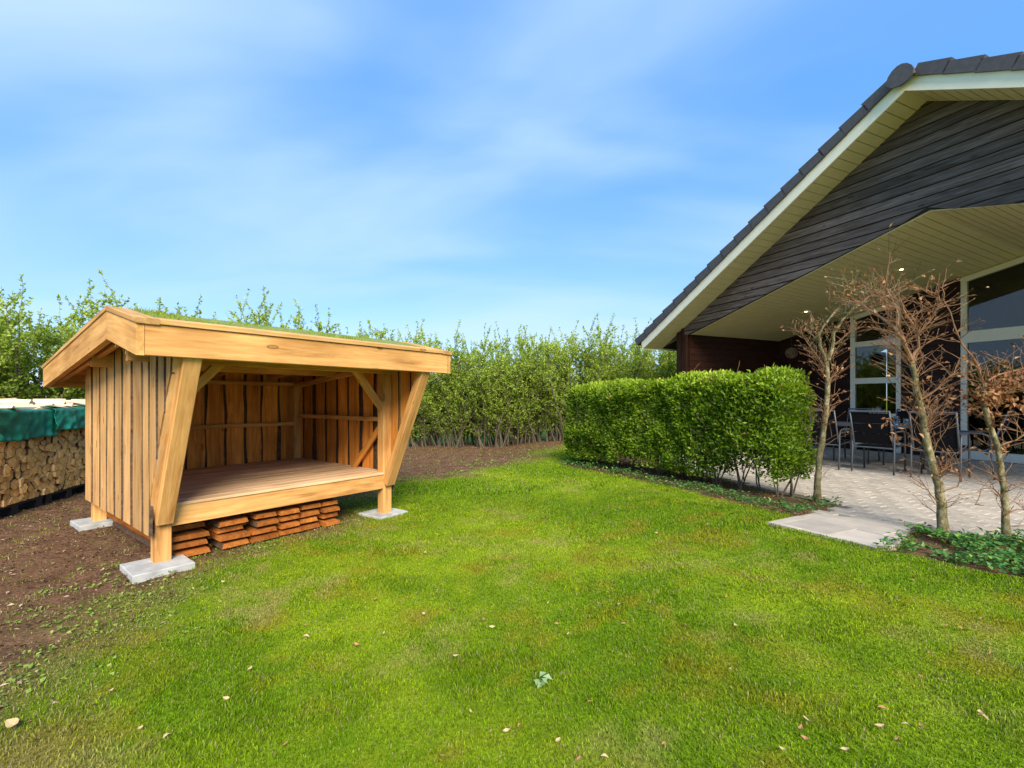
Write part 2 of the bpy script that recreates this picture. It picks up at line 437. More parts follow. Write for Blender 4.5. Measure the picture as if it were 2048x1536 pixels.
M['twig'] = plain('twig_bark', (0.105, 0.085, 0.055), 0.85, noise=0.3, nscale=20)
M['beech_twig'] = plain('beech_twig', (0.21, 0.105, 0.046), 0.8, noise=0.3, nscale=25)
m, n, l, b = new_mat('beech_bark')
tc = n.new('ShaderNodeTexCoord'); mp = n.new('ShaderNodeMapping'); mp.inputs['Scale'].default_value = (1, 1, .8)
ns = n.new('ShaderNodeTexNoise'); ns.inputs['Scale'].default_value = 21; ns.inputs['Detail'].default_value = 9; ns.inputs['Roughness'].default_value = .68
l.new(tc.outputs['Object'], mp.inputs['Vector']); l.new(mp.outputs[0], ns.inputs['Vector'])
r = ramp(n, [(0.33, (0.04, 0.033, 0.013)), (0.45, (0.115, 0.098, 0.035)), (0.56, (0.22, 0.18, 0.085)), (0.70, (0.46, 0.40, 0.27))])
l.new(ns.outputs['Fac'], r.inputs[0]); l.new(r.outputs[0], b.inputs['Base Color']); b.inputs['Roughness'].default_value = 0.8
bp = n.new('ShaderNodeBump'); bp.inputs['Strength'].default_value = .5; bp.inputs['Distance'].default_value = .01
l.new(ns.outputs['Fac'], bp.inputs['Height']); l.new(bp.outputs[0], b.inputs['Normal'])
M['beech_bark'] = m

# ------------------------------------------------------------------ ground
SOIL = [(-1.85, 0.9), (-2.18, 2.1), (-2.48, 3.1), (-2.45, 3.8), (-2.2, 4.3), (-1.75, 4.75), (-1.9, 5.6), (-2.1, 6.4), (-1.85, 7.5), (-1.1, 8.25), (0.0, 9.5),
        (0.75, 11.2), (1.2, 12.3), (7, 13.2), (9, 15), (-14, 15), (-14, 0.9)]
PATIO = [(2.36, 4.40), (2.62, 4.0), (2.80, 3.66), (3.02, 3.70), (3.5, 4.12), (3.7, 4.22), (4.6, 3.45), (7.2, 1.4), (13, 5.5), (9.0, 13.0), (4.6, 11.6), (3.05, 9.6), (2.7, 8.8), (3.05, 7.0), (3.3, 5.9), (3.55, 5.35), (3.6, 5.1), (3.05, 4.78)]
BED1 = [(0.95, 9.3), (1.05, 8.6), (1.75, 7.0), (2.55, 5.15), (2.85, 4.62), (3.1, 4.74), (3.6, 5.08), (3.55, 5.4), (3.3, 5.9), (3.05, 7.0), (2.7, 8.8), (2.2, 9.6)]
BED2 = [(2.83, 3.64), (3.02, 3.70), (3.5, 4.12), (3.7, 4.22), (4.6, 3.45), (5.6, 2.6), (4.6, 2.2), (3.6, 2.75), (3.1, 3.15)]
def soil_mask(x, y):
    d = sdist(x, y, SOIL)
    nz = (fbm(np.asarray(x) * 1.7, np.asarray(y) * 1.7, 3, 4) - 0.5) * 1.3
    a = 1 - sstep(-0.42, 0.50, d + nz * 0.8)
    b = 1 - sstep(-0.06, 0.06, np.minimum(sdist(x, y, BED1), sdist(x, y, BED2)) + nz * 0.12)
    far = sstep(13.6, 14.6, y)                   # meadow beyond the hedge
    return np.maximum(a * (1 - far), b)
def lawn_col(x, y):
    x = np.asarray(x, float); y = np.asarray(y, float)
    n1 = fbm(x * 1.3 + 7, y * 1.3, 11, 4); n2 = fbm(x * 3.4, y * 3.4 + 4, 21, 4)
    n4 = fbm(x * 9.0, y * 9.0, 25, 3)
    st = vnoise((x * 0.62 + y * 0.78) * 2.1, (x * .78 - y * .62) * 0.45, 31)   # mowing stripes
    g1, g2 = np.array([0.160, 0.275, 0.005]), np.array([0.325, 0.425, 0.012])
    yel, straw = np.array([0.29, 0.27, 0.014]), np.array([0.36, 0.30, 0.11])
    t = np.clip((n1 - .3) * 1.3 + (st - .5) * .7 + (n4 - .5) * 1.1, 0, 1)[..., None]
    c = g1 * (1 - t) + g2 * t
    ye = sstep(0.50, 0.72, n2 * .7 + n4 * .3)[..., None] * 0.8 * (1 - sstep(4.5, 6.5, y))[..., None]
    c = c * (1 - ye) + yel * ye
    s = sstep(0.55, 0.80, fbm(x * 2.3 + 31, y * 2.3, 41, 3) * .5 + n4 * .3 + st * .2)[..., None] * 0.7
    return c * (1 - s) + straw * s

gx = np.unique(np.concatenate([np.linspace(-400, -30, 10), np.linspace(-30, -9, 15), np.arange(-9, 10.01, 0.075), np.linspace(10, 30, 15), np.linspace(30, 400, 10)]))
gy = np.unique(np.concatenate([np.linspace(-200, -6, 8), np.linspace(-6, 0.5, 12), np.arange(0.5, 15.01, 0.075), np.linspace(15, 40, 18), np.linspace(40, 600, 12)]))
XX, YY = np.meshgrid(gx, gy)
sm = soil_mask(XX, YY)
near = (np.abs(XX) < 9) & (YY > 0.5) & (YY < 15)
def relief(x, y, s):                             # small bumps of lawn and soil
    return (fbm(np.asarray(x) * 9, np.asarray(y) * 9, 5, 3) - .5) * 0.035 * s + (fbm(np.asarray(x) * 1.1, np.asarray(y) * 1.1, 9, 2) - .5) * 0.03 * (1 - s)
ZZ = gh(XX, YY) + np.where(near, relief(XX, YY, sm), 0)
dp = sdist(XX, YY, PATIO)
ZZ = np.where(dp < 0.12, gh(XX, YY) - 0.06 * sstep(0.1, -0.05, dp), ZZ)
nx, ny = len(gx), len(gy)
idx = np.arange(nx * ny).reshape(ny, nx)
quads = np.stack([idx[:-1, :-1], idx[:-1, 1:], idx[1:, 1:], idx[1:, :-1]], -1).reshape(-1, 4)
me = np_mesh('ground', np.stack([XX, YY, ZZ], -1).reshape(-1, 3), [quads])
set_attr(me, 'soil', sm.reshape(-1))
lc = lawn_col(XX, YY); set_attr(me, 'lawn', np.concatenate([lc.reshape(-1, 3), np.ones((nx * ny, 1))], 1), 'FLOAT_COLOR')
me.polygons.foreach_set('use_smooth', [True] * len(me.polygons))
m, n, l, b = new_mat('ground')
a1 = n.new('ShaderNodeAttribute'); a1.attribute_name = 'soil'
a2 = n.new('ShaderNodeAttribute'); a2.attribute_name = 'lawn'
tc = n.new('ShaderNodeTexCoord')
nf = n.new('ShaderNodeTexNoise'); nf.inputs['Scale'].default_value = 45; nf.inputs['Detail'].default_value = 6; nf.inputs['Roughness'].default_value = .7
nc = n.new('ShaderNodeTexNoise'); nc.inputs['Scale'].default_value = 5; nc.inputs['Detail'].default_value = 6
l.new(tc.outputs['Object'], nf.inputs['Vector']); l.new(tc.outputs['Object'], nc.inputs['Vector'])
rs = ramp(n, [(0.25, (0.06, 0.033, 0.018)), (0.48, (0.155, 0.088, 0.050)), (0.62, (0.23, 0.14, 0.082)), (0.80, (0.42, 0.29, 0.19))])
l.new(nf.outputs['Fac'], rs.inputs[0])
rc = ramp(n, [(0.3, (0.62, 0.55, 0.52)), (0.7, (1.15, 1.1, 1.05))]); l.new(nc.outputs['Fac'], rc.inputs[0])
soilc = mixc(n, l, rs.outputs[0], rc.outputs[0], 1.0, 'MULTIPLY')
rl = ramp(n, [(0.25, (0.45, 0.45, 0.42)), (0.75, (1.15, 1.15, 1.1))]); l.new(nf.outputs['Fac'], rl.inputs[0])
lawnc = mixc(n, l, a2.outputs['Color'], rl.outputs[0], 1.0, 'MULTIPLY')
l.new(mixc(n, l, lawnc, soilc, a1.outputs['Fac']), b.inputs['Base Color'])
b.inputs['Roughness'].default_value = 0.95; b.inputs['Specular IOR Level'].default_value = 0.15
bp = n.new('ShaderNodeBump'); bp.inputs['Strength'].default_value = .9; bp.inputs['Distance'].default_value = .02
l.new(nf.outputs['Fac'], bp.inputs['Height']); l.new(bp.outputs[0], b.inputs['Normal'])
ground = link('ground', me, m); tag(ground, 'mown lawn running into bare brown soil on the left', 'ground', kind='structure')

# ------------------------------------------------------------------ grass blades (stuff)
def blades(x, y, z, hgt, wid, colr, lean=0.5, seed=1):
    r = np.random.default_rng(seed); N = len(x)
    a = r.uniform(0, 2 * np.pi, N); b = r.uniform(0, 2 * np.pi, N); k = hgt * r.uniform(.15, 1.0, N) * lean
    ca, sa = np.cos(a) * wid / 2, np.sin(a) * wid / 2
    dx, dy = np.cos(b) * k, np.sin(b) * k
    v = np.empty((N, 5, 3), np.float32)
    v[:, 0] = np.stack([x - ca, y - sa, z - .004], 1); v[:, 1] = np.stack([x + ca, y + sa, z - .004], 1)
    v[:, 2] = np.stack([x + ca * .8 + dx * .35, y + sa * .8 + dy * .35, z + hgt * .6], 1)
    v[:, 3] = np.stack([x - ca * .8 + dx * .35, y - sa * .8 + dy * .35, z + hgt * .6], 1)
    v[:, 4] = np.stack([x + dx, y + dy, z + hgt * np.sqrt(np.clip(1 - (k / hgt) ** 2 * .5, .2, 1))], 1)
    i = np.arange(N)[:, None] * 5
    c = np.repeat(np.concatenate([colr, np.ones((N, 1))], 1)[:, None], 5, 1)
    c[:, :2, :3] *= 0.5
    return v.reshape(-1, 3), i + np.array([0, 1, 2, 3]), i + np.array([3, 2, 4]), c.reshape(-1, 4)
m, n, l, b = new_mat('grass_blade')
a1 = n.new('ShaderNodeAttribute'); a1.attribute_name = 'col'
l.new(a1.outputs['Color'], b.inputs['Base Color']); b.inputs['Roughness'].default_value = 0.65; b.inputs['Specular IOR Level'].default_value = .12
t = n.new('ShaderNodeBsdfTranslucent'); l.new(a1.outputs['Color'], t.inputs['Color'])
mx = n.new('ShaderNodeMixShader'); mx.inputs[0].default_value = .35
l.new(b.outputs[0], mx.inputs[1]); l.new(t.outputs[0], mx.inputs[2]); l.new(mx.outputs[0], n['Material Output'].inputs['Surface'])
M['grass'] = m
SLABS = []                                       # kept clear of grass, filled by the shelter below
UVEC, VVEC = Vector((math.sin(.668), math.cos(.668), 0)), Vector((-math.cos(.668), math.sin(.668), 0))
S_O = Vector((-2.829, 3.728, 0))
def to_shelter(x, y):
    dx, dy = x - S_O.x, y - S_O.y
    return dx * UVEC.x + dy * UVEC.y, dx * VVEC.x + dy * VVEC.y
def scatter_lawn():
    vs_, q_, t_, c_ = [], [], [], []; base = 0
    for k, (y0, y1, dens, hh, ww) in enumerate([(1.35, 2.6, 19000, .016, .0032), (2.6, 4.0, 11000, .017, .0042), (4.0, 6.5, 6000, .020, .006), (6.5, 13.4, 1400, .026, .0115)]):
        xm = 1.13 * y1 + 1.5
        N = int(dens * 2 * xm * (y1 - y0))
        x = rng.uniform(-xm, xm, N); y = rng.uniform(y0, y1, N)
        keep = np.abs(x) < 1.13 * y + 1.5
        x, y = x[keep], y[keep]
        s = soil_mask(x, y)
        tuft = fbm(x * 6, y * 6, 71, 2)
        keep = (rng.uniform(0, 1, len(x)) > s * .985 - (tuft > .60) * .12) & (sdist(x, y, PATIO) > 0.012)
        u, v = to_shelter(x, y)
        keep &= ~((u > 0.1) & (u < 2.0) & (v > 0.3) & (v < 2.2) & (rng.uniform(0, 1, len(x)) < .8))
        keep &= ~((np.abs(u - .02) < .21) & (np.abs(v) < .20)) & ~((np.abs(u - 2.31) < .21) & (np.abs(v - .1) < .2))
        x, y, s = x[keep], y[keep], s[keep]
        n1 = fbm(x * 1.3 + 7, y * 1.3, 11, 4)
        h = hh * rng.uniform(.55, 1.25, len(x)) * (1.25 - n1 * .75) * (1 + .65 * sstep(.55, .8, vnoise(x * 5, y * 5, 77)))
        c = lawn_col(x, y) * rng.uniform(.42, 1.6, (len(x), 1)) * rng.uniform(.93, 1.07, (len(x), 3))
        st = rng.uniform(0, 1, len(x)) < .07 + .35 * sstep(.1, .6, s)
        c[st] = np.array([.42, .36, .17]) * rng.uniform(.7, 1.15, (st.sum(), 1))
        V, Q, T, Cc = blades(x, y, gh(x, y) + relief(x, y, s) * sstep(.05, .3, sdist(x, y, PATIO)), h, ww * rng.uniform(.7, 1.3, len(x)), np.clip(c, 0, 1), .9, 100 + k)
        vs_.append(V); q_.append(Q + base); t_.append(T + base); c_.append(Cc); base += len(V)
    me = np_mesh('lawn_grass', np.concatenate(vs_), [np.concatenate(q_), np.concatenate(t_)])
    set_attr(me, 'col', np.concatenate(c_), 'FLOAT_COLOR')
    return tag(link('lawn_grass', me, M['grass']), 'short green and yellowish lawn grass in front of the shelter', 'grass', kind='stuff')
scatter_lawn()

# ------------------------------------------------------------------ leaf clouds
def leaf_geo(pos, d, up, ln, wd, fold=0.25):
    """one folded leaf (2 triangles) for every point: 4 verts base, left, tip, right"""
    d = d / np.linalg.norm(d, axis=1, keepdims=True)
    s = np.cross(d, up); s /= np.linalg.norm(s, axis=1, keepdims=True) + 1e-9
    nn = np.cross(s, d)
    ln = ln[:, None]; wd = wd[:, None]
    N = len(pos)
    v = np.empty((N, 4, 3), np.float32)
    v[:, 0] = pos; v[:, 2] = pos + d * ln - nn * ln * .12
    v[:, 1] = pos + d * ln * .45 + s * wd / 2 + nn * wd * fold
    v[:, 3] = pos + d * ln * .45 - s * wd / 2 + nn * wd * fold
    i = np.arange(N)[:, None] * 4
    return v.reshape(-1, 3), np.concatenate([i + np.array([0, 1, 2]), i + np.array([0, 2, 3])])
def leaf_mesh(name, pos, d, up, ln, wd, rnd, fold=.25):
    v, t = leaf_geo(pos, d, up, ln, wd, fold)
    me = np_mesh(name, v, [t]); set_attr(me, 'rnd', np.repeat(rnd, 4))
    return me
def rand_dirs(N, r=rng):
    d = r.normal(size=(N, 3)); return d / np.linalg.norm(d, axis=1, keepdims=True)

# ------------------------------------------------------------------ the timber shelter
shelter = empty('timber_shelter', S_O, math.atan2(UVEC.y, UVEC.x))
tag(shelter, 'open-fronted larch shelter with turf roof and raised plank floor', 'shelter')
W, PT = 2.29, 0.115                               # outer width over the posts, post size
DECK = 0.505
def ztop(v):                                      # top of the roof cap along the depth
    return 2.052 - .216 * (.05 - v) if v < .05 else 2.052 - .112 * (v - .05)
UL, UR, VF, VB = -.285, 2.56, -.70, 2.90
La = M['larch']
# posts and their stone slabs
SL = [(0.058, 0.058, .05), (2.232, 0.085, .03), (0.058, 2.135, .05), (2.232, 2.135, .04)]
for (u, v, z) in SL:
    front = v < 1
    top = ztop(v) - .30
    board('post', shelter, (u, v if not front else .058, z - .01), (u, v if not front else .058, top), PT, PT, (0, 1, 0), La, .006)
SLAB_LABEL = ['square grey concrete slab under the near front post of the shelter', 'concrete slab sunk in the grass under the far front post of the shelter',
              'grey concrete slab on bare soil under the rear post nearest the firewood', 'concrete slab under the hidden rear corner post of the shelter']
for k, (u, v, z) in enumerate(SL[:3]):
    c = S_O + UVEC * (u - (.04 if k == 0 else 0)) + VVEC * (v - (.06 if k == 0 else 0))
    mb = MB(); a, hh, cc = .2, .06, .006
    z0, z1 = z - hh, z
    mb.add([(-a, -a, z0), (a, -a, z0), (a, a, z0), (-a, a, z0), (-a, -a, z1 - cc), (a, -a, z1 - cc), (a, a, z1 - cc), (-a, a, z1 - cc),
            (-a + cc, -a + cc, z1), (a - cc, -a + cc, z1), (a - cc, a - cc, z1), (-a + cc, a - cc, z1)],
           [(0, 1, 5, 4), (1, 2, 6, 5), (2, 3, 7, 6), (3, 0, 4, 7), (4, 5, 9, 8), (5, 6, 10, 9), (6, 7, 11, 10), (7, 4, 8, 11), (8, 9, 10, 11), (3, 2, 1, 0)])
    o = mb.build('concrete_slab', M['concrete'], None, Matrix.Translation(c) @ Matrix.Rotation(math.atan2(UVEC.y, UVEC.x) + (-.03, .05, .02)[k], 4, 'Z'))
    tag(o, SLAB_LABEL[k], 'slab', 'slabs under the shelter posts')
# floor frame and deck
board('front_beam', shelter, (PT, .028, .402), (W - PT, .028, .402), .165, .05, (0, 0, 1), La)
board('back_beam', shelter, (PT, 2.135, .402), (W - PT, 2.135, .402), .165, .05, (0, 0, 1), La)
for u in (.03, W - .03):
    board('side_beam', shelter, (u, PT, .39), (u, 2.08, .39), .15, .045, (0, 0, 1), La)
for k, u in enumerate((.6, 1.14, 1.7)):
    board('floor_joist', shelter, (u, .06, .40), (u, 2.1, .40), .14, .05, (0, 0, 1), La)
nb = 15; pw = (2.08 + .012) / nb
for k in range(nb):
    v0 = -.012 + pw * k
    lo, hi = (PT + .002, W - PT - .002) if k == 0 else (.008, W - .008)
    board('floor_board', shelter, (lo, v0 + pw / 2, DECK - .012 + random.uniform(-.0015, .0015)), (hi, v0 + pw / 2, DECK - .012 + random.uniform(-.0015, .0015)), pw - .007, .026, (0, 1, 0), M['larch_deck'], .005)
# leaning struts that carry the eaves
def strut(u):
    board('strut', shelter, (u, -.012, .375), (u, -.645, 1.70), .088, .118, (0, -1, 0), La, .006)
strut(.055); strut(2.235)
# plates, header, rafters
HZ = 1.66
board('header_beam', shelter, (-.18, -.02, HZ + .06), (W + .18, -.02, HZ + .06), .15, .06, (0, 0, 1), La)
board('front_plate', shelter, (.12, -.60, 1.70), (W - .12, -.60, 1.70), .11, .06, (0, 0, 1), La)
board('back_plate', shelter, (.115, 2.11, 1.565), (W - .115, 2.11, 1.565), .05, .05, (0, 0, 1), La)
board('top_purlin', shelter, (-.2, 1.05, ztop(1.05) - .235), (W + .2, 1.05, ztop(1.05) - .235), .12, .06, (0, 0, 1), La)
for u in (.09, W - .09):
    board('side_plate', shelter, (u, .115, ztop(.115) - .315), (u, 2.08, ztop(2.08) - .285), .06, .05, (0, 0, 1), La)
for u in (-.15, .42, 1.14, 1.86, 2.42):
    board('rafter', shelter, (u, .02, ztop(.02) - .175), (u, 2.86, ztop(2.86) - .145), .095, .048, (0, 0, 1), La)
    board('short_rafter', shelter, (u, -.66, ztop(-.66) - .165), (u, 0.015, ztop(0.015) - .175), .095, .048, (0, 0, 1), La)
# braces and wall rails
board('corner_brace', shelter, (W - PT + .02, .052, 1.235), (1.78, .052, 1.74), .075, .055, (.7, 0, .7), La)
board('corner_brace', shelter, (PT - .02, .052, 1.235), (.55, .052, 1.74), .075, .055, (-.7, 0, .7), La)
board('wall_rail', shelter, (PT, 2.12, 1.005), (W - PT, 2.12, 1.005), .048, .045, (0, 0, 1), La)
board('wall_rail', shelter, (W - .045, PT, 1.115), (W - .045, 2.08, 1.115), .05, .045, (0, 0, 1), La)
board('wall_rail', shelter, (.045, PT, 1.115), (.045, 2.08, 1.115), .05, .045, (0, 0, 1), La)
board('wall_brace', shelter, (W - .075, .66, .51), (W - .075, .07, 1.07), .075, .03, (0, .7, .7), M['larch_red'])
board('wall_brace', shelter, (.075, .66, .51), (.075, .07, 1.07), .075, .03, (0, .7, .7), M['larch_red'])
# wall boards in two layers with bark-edged gaps
def wall_board(face, c, w, layer, seed, z0=.291, z1=None, cut=None):
    """face: 'L','R','B'; c = centre along the wall"""
    t = .024
    if face == 'B':
        off = 2.19 + .013 + layer * .026
        z1 = 1.80
        base, up, nrm = Vector((c, off, z0)), Vector((1, 0, 0)), 1
        sl = 0.0
    else:
        s = -1 if face == 'L' else 1
        off = (0 - .013 - layer * .026) if face == 'L' else (W + .013 + layer * .026)
        zz = ztop(c) - .155
        base = Vector((off, c, z0)); z1 = zz
        up = Vector((0, -s, 0)) if True else None
        sl = (-.112 if c > .05 else .216) * (-s)
    L = z1 - base.z
    r = random.Random(seed)
    me = wane_mesh(L, w, t, seed, amp=.010 if layer else .016, n=8, top=sl, bot=cut, back=bool(layer))
    if layer: base.z -= r.uniform(0, .012)
    return link('wall_board', me, [M['larch_board'] if layer else M['larch_red'], M['bark'], M['bark']], shelter, axes_mat(base, (0, 0, 1), up))  # outer boards' inner face is bark-dark: shade of the gaps put into colour
outer = [(2.147, 1.9), (1.806, 1.557), (1.49, 1.28), (1.22, 1.01), (.936, .757), (.67, .47), (.378, .153), (.096, -.03)]
for k, (a, b_) in enumerate(outer):
    wall_board('L', (a + b_) / 2, a - b_ + .035, 1, 300 + k); wall_board('R', (a + b_) / 2 + .05, a - b_ + .035, 1, 400 + k)
for k in range(len(outer)):
    lo = outer[k][1]; hi = outer[k + 1][0] if k + 1 < len(outer) else -.03
    c = (lo + hi) / 2
    if k < len(outer) - 1:
        wall_board('L', c, .235, 0, 500 + k); wall_board('R', c + .05, .225, 0, 520 + k)
wall_board('L', 2.14, .12, 0, 540); wall_board('R', 2.13, .16, 0, 541); wall_board('R', .16, .12, 0, 542)
# boards in the leaning front part, cut along the strut
def front_board(face, c, w, layer, seed):
    s = -1 if face == 'L' else 1
    off = (-.013 - layer * .026) if face == 'L' else (W + .013 + layer * .026)
    zb = max(.30, .375 + (-c - .012) * (1.325 / .633) + .085)
    zt = ztop(c) - .15
    k = 1.325 / .633
    me = wane_mesh(zt - zb, w, .024, seed, amp=.01, n=6, top=.216 * (-s) * 1.0, bot=-k * (-s) * -1.0 if False else (k * s))
    return link('wall_board', me, [M['larch_board'] if layer else M['larch_red'], M['bark']], shelter, axes_mat((off, c, zb), (0, 0, 1), (0, -s, 0)))
for f_ in 'LR':
    for k, (c, w) in enumerate([(-.145, .17), (-.34, .15), (-.50, .12)]):
        front_board(f_, c, w, 1, 600 + k + (50 if f_ == 'R' else 0))
    for k, (c, w) in enumerate([(-.05, .14), (-.245, .16), (-.42, .15), (-.56, .10)]):
        front_board(f_, c, w, 0, 620 + k + (50 if f_ == 'R' else 0))
# slanting bark-edged board that follows each strut
for s, off in ((-1, -.022), (1, W + .022)):
    p0, p1 = Vector((off, .062, .31)), Vector((off, -.585, 1.66))
    me = wane_mesh((p1 - p0).length, .055, .036, 700 + s, amp=.008, n=10)
    link('slanted_board', me, [M['larch_board'], M['larch_board']], shelter, axes_mat(p0, p1 - p0, (0, -s, -s * .48)))
# back wall
u = .02; k = 0
while u < W:
    w = random.uniform(.15, .24); wall_board('B', min(u + w / 2, W - .05), w, 0, 800 + k)
    wall_board('B', u + w + .02, .15, 1, 850 + k)
    u += w + random.uniform(.02, .045); k += 1
# roof: fascia, barge boards, cap boards, roof deck, turf
BH = .212
def cap_z(v): return ztop(v) - .018
board('fascia', shelter, (UL + .05, VF + .024, ztop(VF) - .036 - BH / 2), (UR - .05, VF + .024, ztop(VF) - .036 - BH / 2), BH, .046, (0, 0, 1), La)
board('back_fascia', shelter, (UL + .05, VB - .03, ztop(VB) - .036 - BH / 2), (UR - .05, VB - .03, ztop(VB) - .036 - BH / 2), BH, .046, (0, 0, 1), La)
for u0 in (UL + .024, UR - .024):
    for (va, vb_, nm) in ((VF, .05, 'short_barge_board'), (.05, VB, 'barge_board')):
        mb = MB()
        za, zb = ztop(va) - .037, ztop(vb_) - .037
        L = vb_ - va
        # X runs along the board so that the grain follows it
        ax = Vector((0, vb_ - va, zb - za)); mtx = axes_mat((u0, va, za), ax, (0, 0, 1)); inv = mtx.inverted()
        pts = [(u0, va, za), (u0, vb_, zb), (u0, vb_, zb - BH), (u0, va, za - BH)]
        loc = [inv @ Vector(p) for p in pts]
        mb.prism([p + Vector((0, -.023, 0)) for p in loc], (0, .046, 0))
        mb.build(nm, La, shelter, mtx)
    cu = u0 + (.035 if u0 < 1 else -.035)
    board('cap_board', shelter, (cu, VF - .02, ztop(VF - .02) - .018), (cu, .05, ztop(.05) - .018), .135, .036, (1, 0, 0), M['larch_board'])
    board('cap_board', shelter, (cu, .05, ztop(.05) - .018), (cu, VB + .02, ztop(VB + .02) - .018), .135, .036, (1, 0, 0), M['larch_board'])
board('cap_board', shelter, (UL + .125, VF + .045, ztop(VF + .045) - .016), (UR - .125, VF + .045, ztop(VF + .045) - .016), .13, .036, (0, 1, .21), M['larch_board'])
for k in range(20):                               # roof sheathing seen from below
    v0 = -.66 + (3.5 / 20) * k
    v1 = v0 + 3.5 / 20 - .006
    vm = (v0 + v1) / 2
    board('roof_board', shelter, (-.22, vm, ztop(vm) - .112), (W + .22, vm, ztop(vm) - .112), v1 - v0, .02, (0, 1, .216 if vm < .05 else -.112), M['larch_red'])
mb = MB()                                         # soil and root mat under the turf
mb.prism([(UL + .06, VF + .06, ztop(VF + .06) - .10), (UL + .06, .05, ztop(.05) - .10), (UL + .06, VB - .06, ztop(VB - .06) - .10), (UL + .06, VB - .06, ztop(VB - .06) - .01), (UL + .06, .05, ztop(.05) - .005), (UL + .06, VF + .06, ztop(VF + .06) - .01)], (UR - UL - .12, 0, 0))
M['turf'] = plain('turf_mat', (0.18, 0.22, 0.035), 0.95, noise=.4, nscale=25)
mb.build('turf_mat', M['turf'], shelter)
N = 52000
u = rng.uniform(UL + .12, UR - .12, N); v = rng.uniform(VF + .11, VB - .1, N)
zt = np.where(v < .05, 2.052 - .216 * (.05 - v), 2.052 - .112 * (v - .05)) - .038
hh = .050 * rng.uniform(.4, 1.2, N) * (.55 + .9 * vnoise(u * 3, v * 3, 91)) * (1 - .55 * sstep(1.5, 2.4, u))
cc = np.array([.29, .38, .04]) * rng.uniform(.6, 1.35, (N, 1)); ye = rng.uniform(0, 1, N) < .12; cc[ye] = np.array([.32, .29, .08])
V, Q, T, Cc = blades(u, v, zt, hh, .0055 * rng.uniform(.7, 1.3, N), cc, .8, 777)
me = np_mesh('turf_grass', V, [Q, T]); set_attr(me, 'col', Cc, 'FLOAT_COLOR')
tag(link('turf_grass', me, M['grass'], shelter), kind='stuff')
mb = MB()                                         # frayed edge of the roofing felt under the short barge board
for k in range(16):
    v = -.56 + random.random() * .5
    z = ztop(v) - .037 - BH
    p = Vector((UL + .03, v, z + .01)); q = p + Vector((random.uniform(-.02, .02), random.uniform(-.03, .03), -random.uniform(.02, .06)))
    mb.tube([p, (p + q) / 2 + Vector((0, random.uniform(-.015, .015), 0)), q], .0018, 3, m=0)
tag(mb.build('felt_fray', M['split'], shelter), kind='stuff')

# ------------------------------------------------------------------ planks stored under the shelter
S_ROT = math.atan2(UVEC.y, UVEC.x)
stacks = [(.12, .46), (.47, .74), (.755, 1.0), (1.015, 1.24), (1.22, 1.45), (1.46, 1.675)]
ordn = ['first', 'second', 'third', 'fourth', 'fifth', 'last']
lay = ['bottom', 'second lowest', 'second highest', 'top']
for si, (a, b_) in enumerate(stacks):
    for j in range(4):
        w = (b_ - a) * random.uniform(.78, .97) * (1.06 if j == 0 else 1); cx = (a + b_) / 2 + random.uniform(-.02, .02)
        z = .03 + j * .068 + random.uniform(-.004, .004)
        L = random.uniform(1.7, 1.95); v0 = .06 + random.uniform(-.02, .06) + (.03 * j if si == 0 else 0)
        me = wane_mesh(L, w, .04, 900 + si * 10 + j, amp=.008, n=6)
        o = link('larch_plank', me, [M['larch_end'], M['bark'] if random.random() < .3 else M['larch_end']], None,
                 Matrix.Translation(S_O) @ Matrix.Rotation(S_ROT, 4, 'Z') @ axes_mat((cx, v0, z + .012), (random.uniform(-.02, .02), 1, 0), (1, 0, random.uniform(-.02, .02))) @ Matrix.Rotation(math.pi, 4, 'X'))
        tag(o, f'{lay[j]} red-brown plank of the {ordn[si]} stack under the shelter floor from its near post', 'plank', 'planks stored under the shelter')
    for (v, zz) in ((.35, 0), (1.4, 0)):
        for j in range(4):
            mb = MB(); mb.box((a + .03, v, -.004 + j * .068 if j else -.01), (b_ - .03, v + .03, .018 + j * .068 + .001))
            o = mb.build('spacer_lath', M['larch_red'], None, Matrix.Translation(S_O) @ Matrix.Rotation(S_ROT, 4, 'Z'))
            tag(o, 'thin wooden lath between the planks stored under the shelter', 'lath', 'laths between the stored planks')

# ------------------------------------------------------------------ firewood
P0, P1 = Vector((-5.73, 5.27, 0)), Vector((-6.18, 6.82, 0))
WD = (P1 - P0).normalized(); WN = Vector((WD.y, -WD.x, 0))      # along the pile, out of its face (towards the lawn)
WM = axes_mat(P0, WN, (0, 0, 1))                                # X out of the face, Z up, Y = Z x X along the pile
S0, S1, ZB, ZT = -.22, 1.80, .135, 1.2
pts = []
rw = random.Random(5)
zc = ZB + .045; row = 0
while zc < ZT - .02:
    s = S0 + (row % 2) * .055
    while s < S1:
        pts.append((s + rw.uniform(-.03, .03), zc + rw.uniform(-.028, .028))); s += rw.uniform(.092, .125)
    zc += .091; row += 1
def clip(poly, p, q):
    mx, my = (p[0] + q[0]) / 2, (p[1] + q[1]) / 2; nx_, ny_ = q[0] - p[0], q[1] - p[1]
    out = []
    for i in range(len(poly)):
        a, b = poly[i], poly[(i + 1) % len(poly)]
        da = (a[0] - mx) * nx_ + (a[1] - my) * ny_; db = (b[0] - mx) * nx_ + (b[1] - my) * ny_
        if da <= 0: out.append(a)
        if (da < 0) != (db < 0) and da != db:
            t = da / (da - db); out.append((a[0] + (b[0] - a[0]) * t, a[1] + (b[1] - a[1]) * t))
    return out
LOGS = 0
